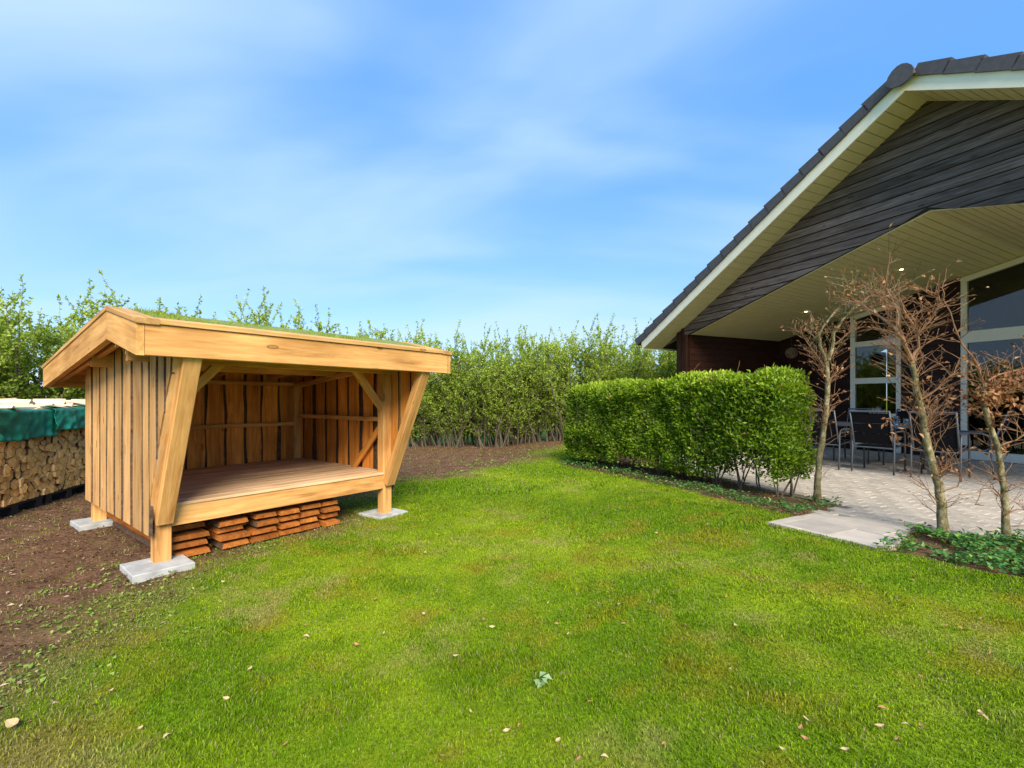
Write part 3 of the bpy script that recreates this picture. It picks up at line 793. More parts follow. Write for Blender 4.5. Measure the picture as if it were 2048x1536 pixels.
for i, p in enumerate(pts):
    poly = [(p[0] - .09, p[1] - .09), (p[0] + .09, p[1] - .09), (p[0] + .09, p[1] + .09), (p[0] - .09, p[1] + .09)]
    for j, q in enumerate(pts):
        if i != j and abs(q[0] - p[0]) < .2 and abs(q[1] - p[1]) < .2: poly = clip(poly, p, q)
    poly = [(x, max(min(y, ZT), ZB)) for x, y in poly]
    if len(poly) < 3: continue
    cx = sum(x for x, y in poly) / len(poly); cy = sum(y for x, y in poly) / len(poly)
    pieces = [poly]
    if rw.random() < .42:
        an = rw.uniform(0, 3.14); e_ = (math.cos(an) * .01, math.sin(an) * .01)
        pa = clip(poly, (cx - e_[0], cy - e_[1]), (cx + e_[0], cy + e_[1])); pb = clip(poly, (cx + e_[0], cy + e_[1]), (cx - e_[0], cy - e_[1]))
        if len(pa) > 2 and len(pb) > 2: pieces = [pa, pb]
    for poly in pieces:
        cx = sum(x for x, y in poly) / len(poly); cy = sum(y for x, y in poly) / len(poly)
        sh = rw.uniform(.93, 1.0)
        round_ = len(pieces) == 1 and rw.random() < .35
        if round_:
            rr = min(math.hypot((poly[k][0] + poly[k - 1][0]) / 2 - cx, (poly[k][1] + poly[k - 1][1]) / 2 - cy) for k in range(len(poly))) * 1.13
            poly = [(cx + rr * math.cos(a) * rw.uniform(.92, 1.08), cy + rr * math.sin(a) * rw.uniform(.92, 1.08)) for a in [2 * math.pi * k / 9 for k in range(9)]]
        else:
            poly = [(cx + (x - cx) * sh * rw.uniform(.93, 1.03), cy + (y - cy) * sh * rw.uniform(.93, 1.03)) for x, y in poly]
        x1 = rw.uniform(-.03, .015); x0 = x1 - rw.uniform(.30, .36)
        nn = len(poly)
        tl = [rw.uniform(-.012, .012), rw.uniform(-.012, .012)]
        v = [(x1 + (px - cx) * tl[0] * 8, px - cx, py - cy) for px, py in poly] + [(x0, (px - cx) * .9, (py - cy) * .9) for px, py in poly]
        f = [tuple(range(nn)), tuple(range(2 * nn - 1, nn - 1, -1))] + [(k, nn + k, nn + (k + 1) % nn, (k + 1) % nn) for k in range(nn)]
        bk = rw.random()
        mi = [0, 0] + [1 if (round_ or rw.random() < .4) else 2 for k in range(nn)]
        me = py_mesh('firewood_log', v, f, mi)
        o = link('firewood_log', me, [M['log_end'], M['log_bark'], M['split']], None, WM @ Matrix.Translation((0, cx, cy)))
        tag(o, 'split firewood log stacked under the green tarpaulin beside the shelter', 'log', 'logs in the firewood stack'); LOGS += 1
for k, s in enumerate((-.22, .80)):         # pallets
    pal = empty('pallet', WM @ Vector((0, s, 0))); pal.rotation_euler = WM.to_euler()
    tag(pal, ['black pallet under the near end of the firewood stack', 'black pallet under the end of the firewood stack by the shelter wall'][k], 'pallet', 'pallets under the firewood')
    mb = MB(); mb.box((-.38, .01, .105), (-.02, .98, .13)); mb.build('pallet_deck', M['plastic'], pal)
    for a in (.02, .44, .86):
        mb = MB(); mb.box((-.36, a, -.01), (-.03, a + .11, .104)); mb.build('pallet_block', M['plastic'], pal)
# tarpaulins: hung over the front of the stack
def tarp(s0, s1, zl, seed, label, dx):
    ns_, nt = 46, 26; v = []
    for i in range(ns_ + 1):
        s = s0 + (s1 - s0) * i / ns_
        low = zl + .05 * (float(vnoise(s * 3.1, .5, seed)) - .5) + .03 * (float(vnoise(s * 8, 1.5, seed)) - .5)
        for j in range(nt + 1):
            t = j / nt
            fold = (float(vnoise(s * 7 + seed * 9, t * 1.2, seed)) - .5) * .055 + (float(vnoise(s * 15 + t * 6, t * 7 - s * 4, seed + 4)) - .5) * .05
            if t < .45:                            # across the top
                q = t / .45; x = -.36 + q * .40; z = ZT + .025 + .02 * math.sin(q * 3.1) + (float(vnoise(s * 5, q * 3, seed + 8)) - .5) * .05
            else:
                q = (t - .45) / .55; z = ZT + .02 - q * (ZT - low); x = .04 + dx + fold * (.25 + q) + .03 * q
            v.append((x + (dx if t < .45 else 0), s, z))
    f = [(i * (nt + 1) + j, (i + 1) * (nt + 1) + j, (i + 1) * (nt + 1) + j + 1, i * (nt + 1) + j + 1) for i in range(ns_) for j in range(nt)]
    o = link('tarpaulin', py_mesh('tarpaulin', v, f, None, True), M['tarp'], None, WM)
    so = o.modifiers.new('thickness', 'SOLIDIFY'); so.thickness = .003
    tag(o, label, 'tarpaulin', 'tarpaulins over the firewood')
tarp(-.26, .90, .86, 3, 'green tarpaulin hanging smooth over the near half of the firewood', .0)
tarp(.80, 1.88, .93, 6, 'creased green tarpaulin with wavy lower edge meeting the shelter wall', .035)
for k in range(26):                               # split logs that weigh the tarpaulin down
    s = -.18 + k * .075 + rw.uniform(-.04, .04); x = rw.uniform(-.34, -.02); L = rw.uniform(.26, .36)
    a = rw.uniform(.035, .06); b = rw.uniform(.03, .055)
    v = [(0, -a, 0), (0, a, 0), (0, a * rw.uniform(-.2, .6), b), (L, -a * .9, 0), (L, a, 0), (L, a * rw.uniform(-.2, .6), b * rw.uniform(.7, 1))]
    f = [(0, 2, 1), (3, 4, 5), (0, 1, 4, 3), (1, 2, 5, 4), (2, 0, 3, 5)]
    yaw = rw.uniform(.9, 2.2) if k % 3 else rw.uniform(-.3, .3)
    o = link('split_log', py_mesh('split_log', v, f), M['split_white'], None, WM @ Matrix.Translation((x, s, ZT + .055 + (.05 if k % 2 else 0))) @ Matrix.Rotation(yaw, 4, 'Z') @ Matrix.Rotation(rw.uniform(-.08, .08), 4, 'Y'))
    tag(o, 'pale split log lying on top of the green tarpaulin', 'log', 'logs on top of the tarpaulin')

# ------------------------------------------------------------------ the house
TH = -.4286
HU, HV = Vector((-math.sin(TH), -math.cos(TH), 0)), Vector((math.cos(TH), -math.sin(TH), 0))
H_O = HU * -8.5 + HV * 8.53 + Vector((0, 0, .2))
house = empty('summer_house', H_O, math.atan2(HU.y, HU.x))
tag(house, 'dark timber-clad house with cream barge boards, tiled gable roof and covered terrace', 'house')
H_M = Matrix.Translation(H_O) @ Matrix.Rotation(math.atan2(HU.y, HU.x), 4, 'Z')
RX, RZ, RS = 4.70, 5.584, .562                     # ridge place, underside height at the ridge, roof slope
XL, XR = -.91, 10.31
DEPTH = 3.23
def roof_z(x): return RZ - RS * abs(x - RX)
AX, AZ = 4.72, 3.953
def open_z(x): return AZ - .2655 * abs(x - AX)
def ceil_z(x, y): return 2.70 + (.2655 - .05 * y / DEPTH) * (AX - abs(x - AX))
ang = math.atan(RS); cs, sn = math.cos(ang), math.sin(ang)
# gable boards, cut to the roof slope above and to the raised opening below
z = 2.50; bh = .152; k = 0
while z < RZ - .02:
    a, b_ = z, min(z + bh - .014, RZ - .012)
    def xl(zz): return RX - (RZ - zz) / RS
    for side in (-1, 1):
        lo_a, lo_b = max(0.0, (RZ - a) / RS), max(0.0, (RZ - b_) / RS)
        ho_a, ho_b = max(0.0, (AZ - a) / .2655), max(0.0, (AZ - b_) / .2655)
        whole = ho_a <= 0
        if whole and side == 1: continue
        if ho_b >= lo_b: continue
        if whole:
            poly = [(RX - lo_a, a), (RX + lo_a, a), (RX + lo_b, b_), (RX - lo_b, b_)]
        else:
            ho_a2 = min(ho_a, lo_a)
            hb = ho_b
            poly = [(RX + side * lo_a, a), (RX + side * ho_a2, a), (RX + side * hb, b_), (RX + side * lo_b, b_)]
            if side == 1: poly = poly[::-1]
        # butt joints as on a real wall
        mb = MB()
        tilt = .016
        f_ = [(x, -.022 + (tilt * (zz - a) / bh), zz) for x, zz in poly]
        bk = [(x, .0, zz) for x, zz in poly]
        nn = len(poly)
        mb.add(f_ + bk, [tuple(range(nn)), tuple(range(2 * nn - 1, nn - 1, -1))] + [(i, nn + i, nn + (i + 1) % nn, (i + 1) % nn) for i in range(nn)])
        mb.build('gable_board', M['house_wood'], house); k += 1
    z += bh
mb = MB()                                          # backing of the gable and its pale inner lining
mb.prism([(xl(2.6), .004, 2.6), (.0, .004, 2.69), (AX, .004, AZ + .01), (9.42, .004, 2.69), (2 * RX - xl(2.6), .004, 2.6), (RX, .004, RZ - .005)], (0, .03, 0)); mb.build('gable_backing', M['gap'], house)
for s in (-1, 1):
    mb = MB()
    mb.prism([(AX, .036, AZ - .001), (AX + s * 4.70, .036, 2.699), (AX + s * 4.70, .036, 2.86), (AX, .036, AZ + .16)], (0, .03, 0)); mb.build('gable_lining', M['cream'], house)
# corner post and side wall
board('corner_post', house, (-.255, -.03, -.02), (-.255, -.03, roof_z(-.255) - .01), .13, .07, (1, 0, 0), M['house_brown'])
board('corner_trim', house, (-.135, -.04, -.02), (-.135, -.04, roof_z(-.135) - .01), .045, .06, (1, 0, 0), M['house_brown'])
board('corner_post', house, (-.055, -.03, -.02), (-.055, -.03, 2.70), .085, .07, (1, 0, 0), M['house_brown'])
mb = MB(); mb.box((-.32, .012, -.02), (-.022, DEPTH + 5, 2.62)); mb.build('side_wall', M['house_brown'], house)
for k in range(18):
    z0 = -.01 + k * .15
    mb = MB(); mb.prism([(-.02, .03, z0), (.014, .03, z0), (.002, .03, z0 + .146), (-.02, .03, z0 + .146)], (0, DEPTH - .04, 0))
    mb.build('wall_board', M['house_brown'], house)
# overhang: soffit boards, barge boards
for side in (-1, 1):
    pitch = .135; d = 0.0
    while d < RX - XL - .02:
        d1 = min(d + pitch - .012, RX - XL)
        if side == 1 and d > 3.4: break
        mb = MB()
        xa, xb = RX + side * d, RX + side * d1
        mb.prism([(xa, -.572, roof_z(xa)), (xb, -.572, roof_z(xb)), (xb, -.572, roof_z(xb) + .018), (xa, -.572, roof_z(xa) + .018)][::side], (0, .566, 0))
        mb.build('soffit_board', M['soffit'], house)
        d += pitch
    mb = MB(); xe = XL if side == -1 else XR
    mb.prism([(RX, -.57, RZ + .021), (xe, -.57, roof_z(xe) + .021), (xe, -.57, roof_z(xe) + .05), (RX, -.57, RZ + .05)], (0, 9, 0)); mb.build('roof_underlay', M['gap'], house)
    mb = MB()
    h_ = .21
    mb.prism([(RX, -.60, RZ - .004), (xe, -.60, roof_z(xe) - .004), (xe - .06 * (1 if side == -1 else -1), -.60, roof_z(xe) + .10), (xe - .06 * (1 if side == -1 else -1), -.60, roof_z(xe) + h_ - .034), (RX, -.60, RZ + h_)], (0, .026, 0))
    mb.build('barge_board', M['cream'], house)
mb = MB(); mb.box((XL - .03, -.572, roof_z(XL) - .015), (XL - .005, 9, roof_z(XL) + .17)); mb.build('eave_fascia', M['cream'], house)
mb = MB(); mb.tube([(XL - .10, -.5, roof_z(XL) + .09), (XL - .10, 9, roof_z(XL) + .06)], .06, 8); mb.build('gutter', M['zinc'], house)
mb = MB(); mb.tube([(XL + .10, 1.3, 2.42), (XL + .12, 1.3, 2.26), (XL + .22, 1.3, 2.13), (XL + .42, 1.3, 2.05), (-.36, 1.3, 2.02), (-.37, 1.3, 1.9), (-.37, 1.3, -.1)], .036, 8); mb.build('downpipe', M['zinc'], house, smooth=True)
# roof tiles
rows = 17; slope_len = (RX - XL + .06) / cs; tl = slope_len / rows
for side in (-1, 1):
    def P(d, nrm, y):                              # d metres down the slope from the ridge, nrm metres above the underside
        return (RX + side * (d * cs + nrm * sn), y, RZ + .05 - d * sn + nrm * cs)
    for k in range(rows):
        d0, d1 = k * tl + .05, (k + 1) * tl + .075
        if side == 1 and d0 > 4: break
        mb = MB()
        mb.prism([P(d0, .125, -.642), P(d1, .135, -.642), P(d1, .315, -.642), P(d0, .275, -.642)][::side], (0, .33, 0))
        mb.build('verge_tile', M['tile'], house)
    mb = MB()                                      # the field of tiles behind the verge
    for k in range(rows):
        d0, d1 = k * tl + .05, (k + 1) * tl + .07
        mb.prism([P(d0, .03, -.305), P(d1, .04, -.305), P(d1, .29, -.305), P(d0, .25, -.305)][::side], (0, 9.3, 0))
    tag(mb.build('roof_slope', M['tile'], house), kind='stuff')
zr = RZ + .05 + .16
for k in range(9):                                 # ridge tiles
    y0 = -.70 + k * .42; y1 = y0 + (.455 if k else .44)
    g = .012 if k % 2 else 0
    prof = [(-.215, 0), (-.19, .10), (-.12, .185), (-.04, .22), (.04, .22), (.12, .185), (.19, .10), (.215, 0)]
    mb = MB(); mb.prism([(RX + x * .72, y0, zr - .07 + zz * (.80 if k % 2 else .78)) for x, zz in prof], (0, y1 - y0 - g, 0)); mb.build('ridge_tile', M['tile'], house)
prof = [(-.225, -.03), (-.235, .05), (-.20, .13), (-.13, .205), (-.04, .245), (.04, .245), (.13, .205), (.20, .13), (.235, .05), (.225, -.03), (.15, -.10), (0, -.14), (-.15, -.10)]
mb = MB(); mb.prism([(RX + x * .72, -.735, zr - .075 + zz * .78) for x, zz in prof], (0, .034, 0)); mb.build('ridge_end_tile', M['tile'], house)
# terrace ceiling boards
pitch = .116
for side in (-1, 1):
    d = 0.0
    while d < 4.70:
        d1 = min(d + pitch - .011, 4.70)
        if side == 1 and d > 3.0: break
        xa, xb = AX + side * d, AX + side * d1
        y0, y1 = .068, DEPTH + .02
        v = [(xa, y0, ceil_z(xa, y0)), (xb, y0, ceil_z(xb, y0)), (xb, y1, ceil_z(xb, y1)), (xa, y1, ceil_z(xa, y1))]
        v += [(x, y, z_ + .016) for x, y, z_ in v]
        me = py_mesh('ceiling_board', v, [(0, 1, 2, 3), (7, 6, 5, 4), (0, 4, 5, 1), (1, 5, 6, 2), (2, 6, 7, 3), (3, 7, 4, 0)])
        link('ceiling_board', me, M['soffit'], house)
        d += pitch
    xe = AX + side * 4.72
    v = [(AX, .068, ceil_z(AX, .068) + .022), (xe, .068, ceil_z(xe, .068) + .022), (xe, DEPTH + .05, ceil_z(xe, DEPTH) + .022), (AX, DEPTH + .05, ceil_z(AX, DEPTH) + .022)]
    link('ceiling_backing', py_mesh('ceiling_backing', v, [(0, 1, 2, 3)]), M['gap'], house)
# terrace back wall
YB = DEPTH
SEG = [(.0, 1.79), (2.815, 3.80), (6.2, 9.4)]
for (a, b_) in SEG:
    for k in range(28):
        z0 = -.01 + k * .15
        if z0 > ceil_z((a + b_) / 2, YB) + .2: break
        mb = MB(); mb.prism([(a, YB - .03, z0), (a, YB, z0), (a, YB, z0 + .146), (a, YB - .018, z0 + .146)], (b_ - a, 0, 0))
        mb.build('wall_board', M['house_brown'], house)
    mb = MB(); mb.box((a, YB + .002, -.02), (b_, YB + .12, 4.2)); mb.build('back_wall', M['house_brown'], house)
board('wall_trim', house, (3.77, YB - .045, 0), (3.77, YB - .045, 3.45), .05, .03, (1, 0, 0), M['house_brown'])
def window(x0, x1, rails, zbot, stiles=(), inner=.075):
    """frame with sloped head under the ceiling; rails = (z0, z1) of the cross bars"""
    mb = MB(); fw = .085; y0, y1 = YB - .035, YB + .07
    def head(x): return ceil_z(x, YB) - .012
    def vert(a, b): mb.prism([(a, y0, zbot), (b, y0, zbot), (b, y0, head(b)), (a, y0, head(a))], (0, y1 - y0, 0))
    vert(x0, x0 + fw); vert(x1 - fw, x1)
    for s_ in stiles: vert(s_ - .05, s_ + .05)
    xs = [x0 + fw, x1 - fw] if not (x0 < AX < x1) else [x0 + fw, AX, x1 - fw]
    for a, b in zip(xs[:-1], xs[1:]):
        mb.prism([(a, y0 + .003, head(a) - .10), (b, y0 + .003, head(b) - .10), (b, y0 + .003, head(b)), (a, y0 + .003, head(a))], (0, y1 - y0 - .006, 0))
    for (a, b) in rails: mb.box((x0 + fw, y0 + .002, a), (x1 - fw, y1 - .002, b))
    w = mb.build('window', M['frame'], house)
    zs = sorted(rails)
    for i in range(len(zs)):
        a = zs[i][1]; last = i == len(zs) - 1
        xa, xb = x0 + fw, x1 - fw
        if last:
            pl = [(xa, YB + .01, a), (xb, YB + .01, a), (xb, YB + .01, head(xb) - .1)] + ([(AX, YB + .01, head(AX) - .1)] if x0 < AX < x1 else []) + [(xa, YB + .01, head(xa) - .1)]
        else:
            pl = [(xa, YB + .01, a), (xb, YB + .01, a), (xb, YB + .01, zs[i + 1][0]), (xa, YB + .01, zs[i + 1][0])]
        mb = MB(); mb.prism(pl, (0, .008, 0)); mb.build('pane', M['glass'], w)
    return w
window(1.80, 2.805, [(.06, .16), (.76, .84), (1.507, 1.634), (2.353, 2.469)], 0.0)
window(3.805, 6.19, [(.005, .165), (2.238, 2.458)], -.01, stiles=(5.05,))
# what stands behind the panes: a dim living room
mb = MB()
mb.box((.0, YB + 5.0, -.02), (9.4, YB + 5.1, 4.4)); mb.build('room_wall', M['room'], house)
mb = MB(); mb.box((.0, YB + .13, -.05), (9.4, YB + 5.0, -.02)); mb.build('room_floor', M['larch_deck'], house)
mb = MB(); mb.box((9.3, YB + .13, -.02), (9.4, YB + 5.0, 4.4)); mb.build('room_wall', M['room'], house)
mb = MB(); mb.box((0, YB + .13, 4.2), (9.4, YB + 5.1, 4.3)); mb.build('room_ceiling', M['room'], house)
# recessed downlights, lit
inv = H_M.inverted()
for (px, py) in ((1612, 622), (1803, 537)):
    o_ = inv @ Vector((0, 0, CAM_H)); d_ = (inv.to_3x3() @ Vector(((px - 1024) / FPX, 1, (Y0 - py) / FPX)))
    t_ = 6.0
    while t_ < 16 and (o_ + d_ * t_).z < ceil_z((o_ + d_ * t_).x, (o_ + d_ * t_).y): t_ += .01
    p = o_ + d_ * t_
    if not (.2 < p.y < DEPTH - .1): continue
    mb = MB(); mb.tube([(p.x, p.y, ceil_z(p.x, p.y) - .012), (p.x, p.y, ceil_z(p.x, p.y) + .005)], .045, 12)
    dl = mb.build('downlight', M['zinc'], house)
    mb = MB(); mb.tube([(p.x, p.y, ceil_z(p.x, p.y) - .020), (p.x, p.y, ceil_z(p.x, p.y) - .013)], .026, 12); mb.build('bulb', M['glow'], dl)

# ------------------------------------------------------------------ patio
mb = MB()
zp = .2 - .018
me = py_mesh('patio', [(x, y, zp) for x, y in PATIO], [tuple(range(len(PATIO)))[::-1]])
patio = link('patio', me, M['joint_sand']); tag(patio, 'paved patio between the trimmed hedge and the house', 'patio', kind='structure')
if me.polygons[0].normal.z < 0: me.flip_normals()
SLABZ = [(2.36, 4.40), (2.62, 4.0), (2.80, 3.66), (3.02, 3.70), (3.74, 4.36), (3.05, 4.78)]
def cut_poly(poly, a, b):
    out = []
    for i in range(len(poly)):
        p, q = poly[i], poly[(i + 1) % len(poly)]
        dp_ = (b[0] - a[0]) * (p[1] - a[1]) - (b[1] - a[1]) * (p[0] - a[0]); dq = (b[0] - a[0]) * (q[1] - a[1]) - (b[1] - a[1]) * (q[0] - a[0])
        if dp_ >= 0: out.append(p)
        if (dp_ < 0) != (dq < 0):
            t = dp_ / (dp_ - dq); out.append((p[0] + (q[0] - p[0]) * t, p[1] + (q[1] - p[1]) * t))
    return out
def slab_piece(poly, top, name, mat, parent, inset=.004):
    cx = sum(p[0] for p in poly) / len(poly); cy = sum(p[1] for p in poly) / len(poly)
    ring = []
    for p in poly:
        d = math.hypot(p[0] - cx, p[1] - cy); ring.append((cx + (p[0] - cx) * (1 - inset / d), cy + (p[1] - cy) * (1 - inset / d)))
    ring2 = [(cx + (p[0] - cx) * .975, cy + (p[1] - cy) * .975) for p in ring]
    nn = len(poly)
    v = [(x - cx, y - cy, -.05) for x, y in ring] + [(x - cx, y - cy, -.004) for x, y in ring] + [(x - cx, y - cy, 0) for x, y in ring2]
    f = [(i, (i + 1) % nn, nn + (i + 1) % nn, nn + i) for i in range(nn)] + [(nn + i, nn + (i + 1) % nn, 2 * nn + (i + 1) % nn, 2 * nn + i) for i in range(nn)] + [tuple(range(2 * nn, 3 * nn))]
    return link(name, py_mesh(name, v, f), mat, parent, Matrix.Translation((cx, cy, top)))
def hw(a, b): p = HU * a + HV * b; return (p.x, p.y)
for i in range(-14, 2):
    for j in range(2, 16):
        a0, b0 = i * .42 + (.2 if j % 2 else 0), j * .42 - .1
        poly = [hw(a0, b0), hw(a0 + .42, b0), hw(a0 + .42, b0 + .42), hw(a0, b0 + .42)]
        for k in range(len(SLABZ)): poly = cut_poly(poly, SLABZ[k], SLABZ[(k + 1) % len(SLABZ)]) if len(poly) > 2 else poly
        if len(poly) < 3: continue
        ar = abs(sum(poly[k - 1][0] * poly[k][1] - poly[k][0] * poly[k - 1][1] for k in range(len(poly)))) / 2
        if ar < .004: continue
        slab_piece(poly, .2 + random.uniform(-.003, .003), 'paving_slab', M['slab'], patio)
bx, by = .21, .14
hx, hy, c_ = bx / 2 - .003, by / 2 - .003, .006
pv = [(-hx, -hy, -.05), (hx, -hy, -.05), (hx, hy, -.05), (-hx, hy, -.05), (-hx, -hy, -c_), (hx, -hy, -c_), (hx, hy, -c_), (-hx, hy, -c_),
      (-hx + c_, -hy + c_, 0), (hx - c_, -hy + c_, 0), (hx - c_, hy - c_, 0), (-hx + c_, hy - c_, 0)]
pf = [(0, 1, 5, 4), (1, 2, 6, 5), (2, 3, 7, 6), (3, 0, 4, 7), (4, 5, 9, 8), (5, 6, 10, 9), (6, 7, 11, 10), (7, 4, 8, 11), (8, 9, 10, 11)]
pme = py_mesh('paver', pv, pf); pme.materials.append(M['stone'])
cand = []
for i in range(-50, 30):
    for j in range(15, 84):
        a0, b0 = (i + (.5 if j % 2 else 0)) * bx, j * by
        x, y = hw(a0, b0)
        if y < 1.5 or x > 1.15 * y + 3 or b0 > 11.72: continue
        cand.append((x, y, a0, b0))
xs, ys = np.array([c[0] for c in cand]), np.array([c[1] for c in cand])
okp = (sdist(xs, ys, PATIO) < -.02) & (sdist(xs, ys, SLABZ) > .03)
a_, b__ = np.array([c[2] for c in cand]), np.array([c[3] for c in cand])
okp &= ~((b__ > 8.4) & (a_ < -8.45))
sel = sorted([(ys[i] + (50 if xs[i] > 1.12 * ys[i] else 0), i) for i in range(len(cand)) if okp[i]])
rest = MB()
rz = math.atan2(HU.y, HU.x)
for k, (yy, i) in enumerate(sel):
    T = Matrix.Translation((xs[i], ys[i], .2 + random.uniform(-.004, .004))) @ Matrix.Rotation(rz + random.uniform(-.02, .02), 4, 'Z') @ Matrix.Rotation(random.uniform(-.012, .012), 4, 'X')
    if k < 300:
        o = bpy.data.objects.new('paver', pme); col.objects.link(o); o.parent = patio; o.matrix_basis = T
    else:
        rest.add([T @ Vector(p) for p in pv], pf)
if rest.v: tag(rest.build('far_pavers', M['stone'], patio), kind='stuff')

# ------------------------------------------------------------------ terrace furniture
def chair(loc, face, label):
    o = empty('garden_chair', loc, math.atan2(face[1], face[0]) - math.pi / 2)
    tag(o, label, 'chair', 'dining chairs on the terrace')
    w = .27
    for s in (-1, 1):
        mb = MB()
        mb.tube([(s * w, -.30, 0), (s * w, -.275, .30), (s * w, -.265, .56), (s * w, -.235, .625), (s * w, -.17, .65), (s * w, .16, .65), (s * w, .225, .625), (s * w, .255, .56), (s * w, .28, 0)], .0135, 8)
        mb.build('side_frame', M['metal'], o, smooth=True)
        mb = MB(); mb.tube([(s * w * .93, .24, .43), (s * w * .93, -.20, .40), (s * w * .93, -.25, .44), (s * w * .93, -.44, .97)], .013, 6); mb.build('back_upright', M['metal'], o, smooth=True)
    mb = MB(); mb.tube([(-w * .95, -.44, .965), (w * .95, -.44, .965)], .016, 6); mb.build('top_rail', M['metal'], o)
    mb = MB(); mb.tube([(-w, -.268, .40), (w, -.268, .40)], .011, 6); mb.build('cross_bar', M['metal'], o)
    mb = MB(); mb.tube([(-w, .25, .41), (w, .25, .41)], .011, 6); mb.build('cross_bar', M['metal'], o)
    mb = MB(); mb.box((-w * .88, -.22, .405), (w * .88, .25, .42)); mb.build('seat', M['textile'], o)
    for k in range(3):
        a, b_ = k / 3 + .012, (k + 1) / 3 - .012
        def q(t): return Vector((0, -.255 - .175 * t, .455 + .48 * t))
        p0, p1 = q(a), q(b_)
        mb = MB(); mb.prism([(-w * .89, p0.y, p0.z), (w * .89, p0.y, p0.z), (w * .89, p1.y, p1.z), (-w * .89, p1.y, p1.z)], (0, .011, .004)); mb.build('back_panel', M['textile'], o)
    return o
F = Vector((.80, .60, 0)); SIDE = Vector((.60, -.80, 0))
A = Vector((5.615, 7.335, .2)) + F * .29
chair(A, F, 'black garden chair with its back to the lawn, in the gap of the beech arch')
chair(A + SIDE * .74, F, 'black garden chair mostly hidden by the leaning beech trunk')
chair(A - SIDE * .72, F, 'black garden chair half hidden behind the first beech trunk')
tc_ = A - SIDE * .30 + F * .62
chair(tc_ + SIDE * 1.25 + F * .05, -SIDE, 'black garden chair at the near end of the terrace table, seen from the side')
chair(tc_ + F * .62 + SIDE * .38, -F, 'black garden chair on the far side of the table, facing the lawn')
chair(tc_ + F * .62 - SIDE * .38, -F, 'black garden chair on the far side of the table, nearest the side wall')
tb = empty('garden_table', (tc_.x, tc_.y, .2), math.atan2(SIDE.y, SIDE.x)); tag(tb, 'dark garden table with black chairs around it on the terrace', 'table')
mb = MB(); mb.box((-.95, -.45, .70), (.95, .45, .735)); mb.build('table_top', M['metal'], tb)
for sx in (-1, 1):
    for sy in (-1, 1):
        mb = MB(); mb.box((sx * .88 - .03, sy * .38 - .03, 0), (sx * .88 + .03, sy * .38 + .03, .70)); mb.build('leg', M['metal'], tb)
pt = empty('potted_lavender', (tc_ + SIDE * .12 + Vector((0, 0, .735))), 0); tag(pt, 'small lavender plant in a dark box on the garden table', 'plant')
mb = MB(); mb.box((-.16, -.08, 0), (.16, .08, .13)); mb.build('planter_box', M['pot'], pt)
N = 90; pos = np.stack([rng.uniform(-.06, .06, N), rng.uniform(-.05, .05, N), np.full(N, .12)], 1); d = rand_dirs(N); d[:, 2] = np.abs(d[:, 2]) + .8
M['lav'] = leafmat('lavender', [(0, (.10, .16, .09)), (.7, (.25, .32, .2)), (.9, (.2, .14, .4)), (1, (.26, .16, .5))])
tag(link('leaves', leaf_mesh('leaves', pos, d, rand_dirs(N), rng.uniform(.10, .2, N), np.full(N, .012), rng.uniform(0, 1, N)), M['lav'], pt), kind='stuff')
m, n, l, b = new_mat('clear_glass'); b.inputs['Transmission Weight'].default_value = 1; b.inputs['Roughness'].default_value = .03; b.inputs['Base Color'].default_value = (.9, .95, .95, 1)
M['jar'] = m
for k, (dx, hh) in enumerate([(.40, .14), (.52, .10), (.72, .12)]):
    p = tc_ + SIDE * dx - F * (.1 - .05 * k); r_ = .045
    mb = MB(); mb.tube([(0, 0, 0), (0, 0, hh * .7), (0, 0, hh * .85), (0, 0, hh)], [r_, r_, r_ * .8, r_ * .82], 14)
    o = mb.build('glass_jar', M['jar'], None, Matrix.Translation((p.x, p.y, .936)), smooth=True)
    tag(o, ['tallest clear glass jar on the garden table', 'shortest clear glass jar on the garden table', 'clear glass jar nearest the table end'][k], 'jar', 'jars on the garden table')
bp_ = at(1583, 706, 10.6)
wb = empty('hanging_ball', bp_); tag(wb, 'round brown wicker ball hanging in the dark terrace corner', 'ornament')
mb = MB()
for k in range(26):
    ax_ = Vector(rand_dirs(1)[0]); b1 = ax_.orthogonal().normalized(); b2 = ax_.cross(b1); r_ = .12
    mb.tube([(b1 * math.cos(a) + b2 * math.sin(a)) * r_ for a in [2 * math.pi * q / 14 for q in range(15)]], .006, 4)
mb.build('wicker', M['wicker'], wb)
mb = MB(); mb.tube([(0, 0, .1), (0, 0, .75)], .003, 4); mb.build('cord', M['plastic'], wb)

# ------------------------------------------------------------------ branching plants
class Tw:
    """collects twigs as thin tubes and remembers points for leaves"""
    def __init__(s, seed): s.mb = MB(); s.r = random.Random(seed); s.pts = []; s.dirs = []
    def wander(s, p, d, L, n, wig, pull=Vector((0, 0, 0))):
        pts = [p.copy()]; d = d.normalized()
        for i in range(n):
            d = (d + Vector((s.r.uniform(-1, 1), s.r.uniform(-1, 1), s.r.uniform(-1, 1))) * wig + pull).normalized()
            p = p + d * (L / n); pts.append(p)
        return pts
    def twig(s, pts, r0, r1, k=4):
        n = len(pts) - 1
        s.mb.tube(pts, [r0 + (r1 - r0) * i / n for i in range(n + 1)], k, cap=False)
    def at_t(s, pts, t):
        x = t * (len(pts) - 1); i = min(int(x), len(pts) - 2); f = x - i
        return pts[i].lerp(pts[i + 1], f), (pts[i + 1] - pts[i]).normalized()

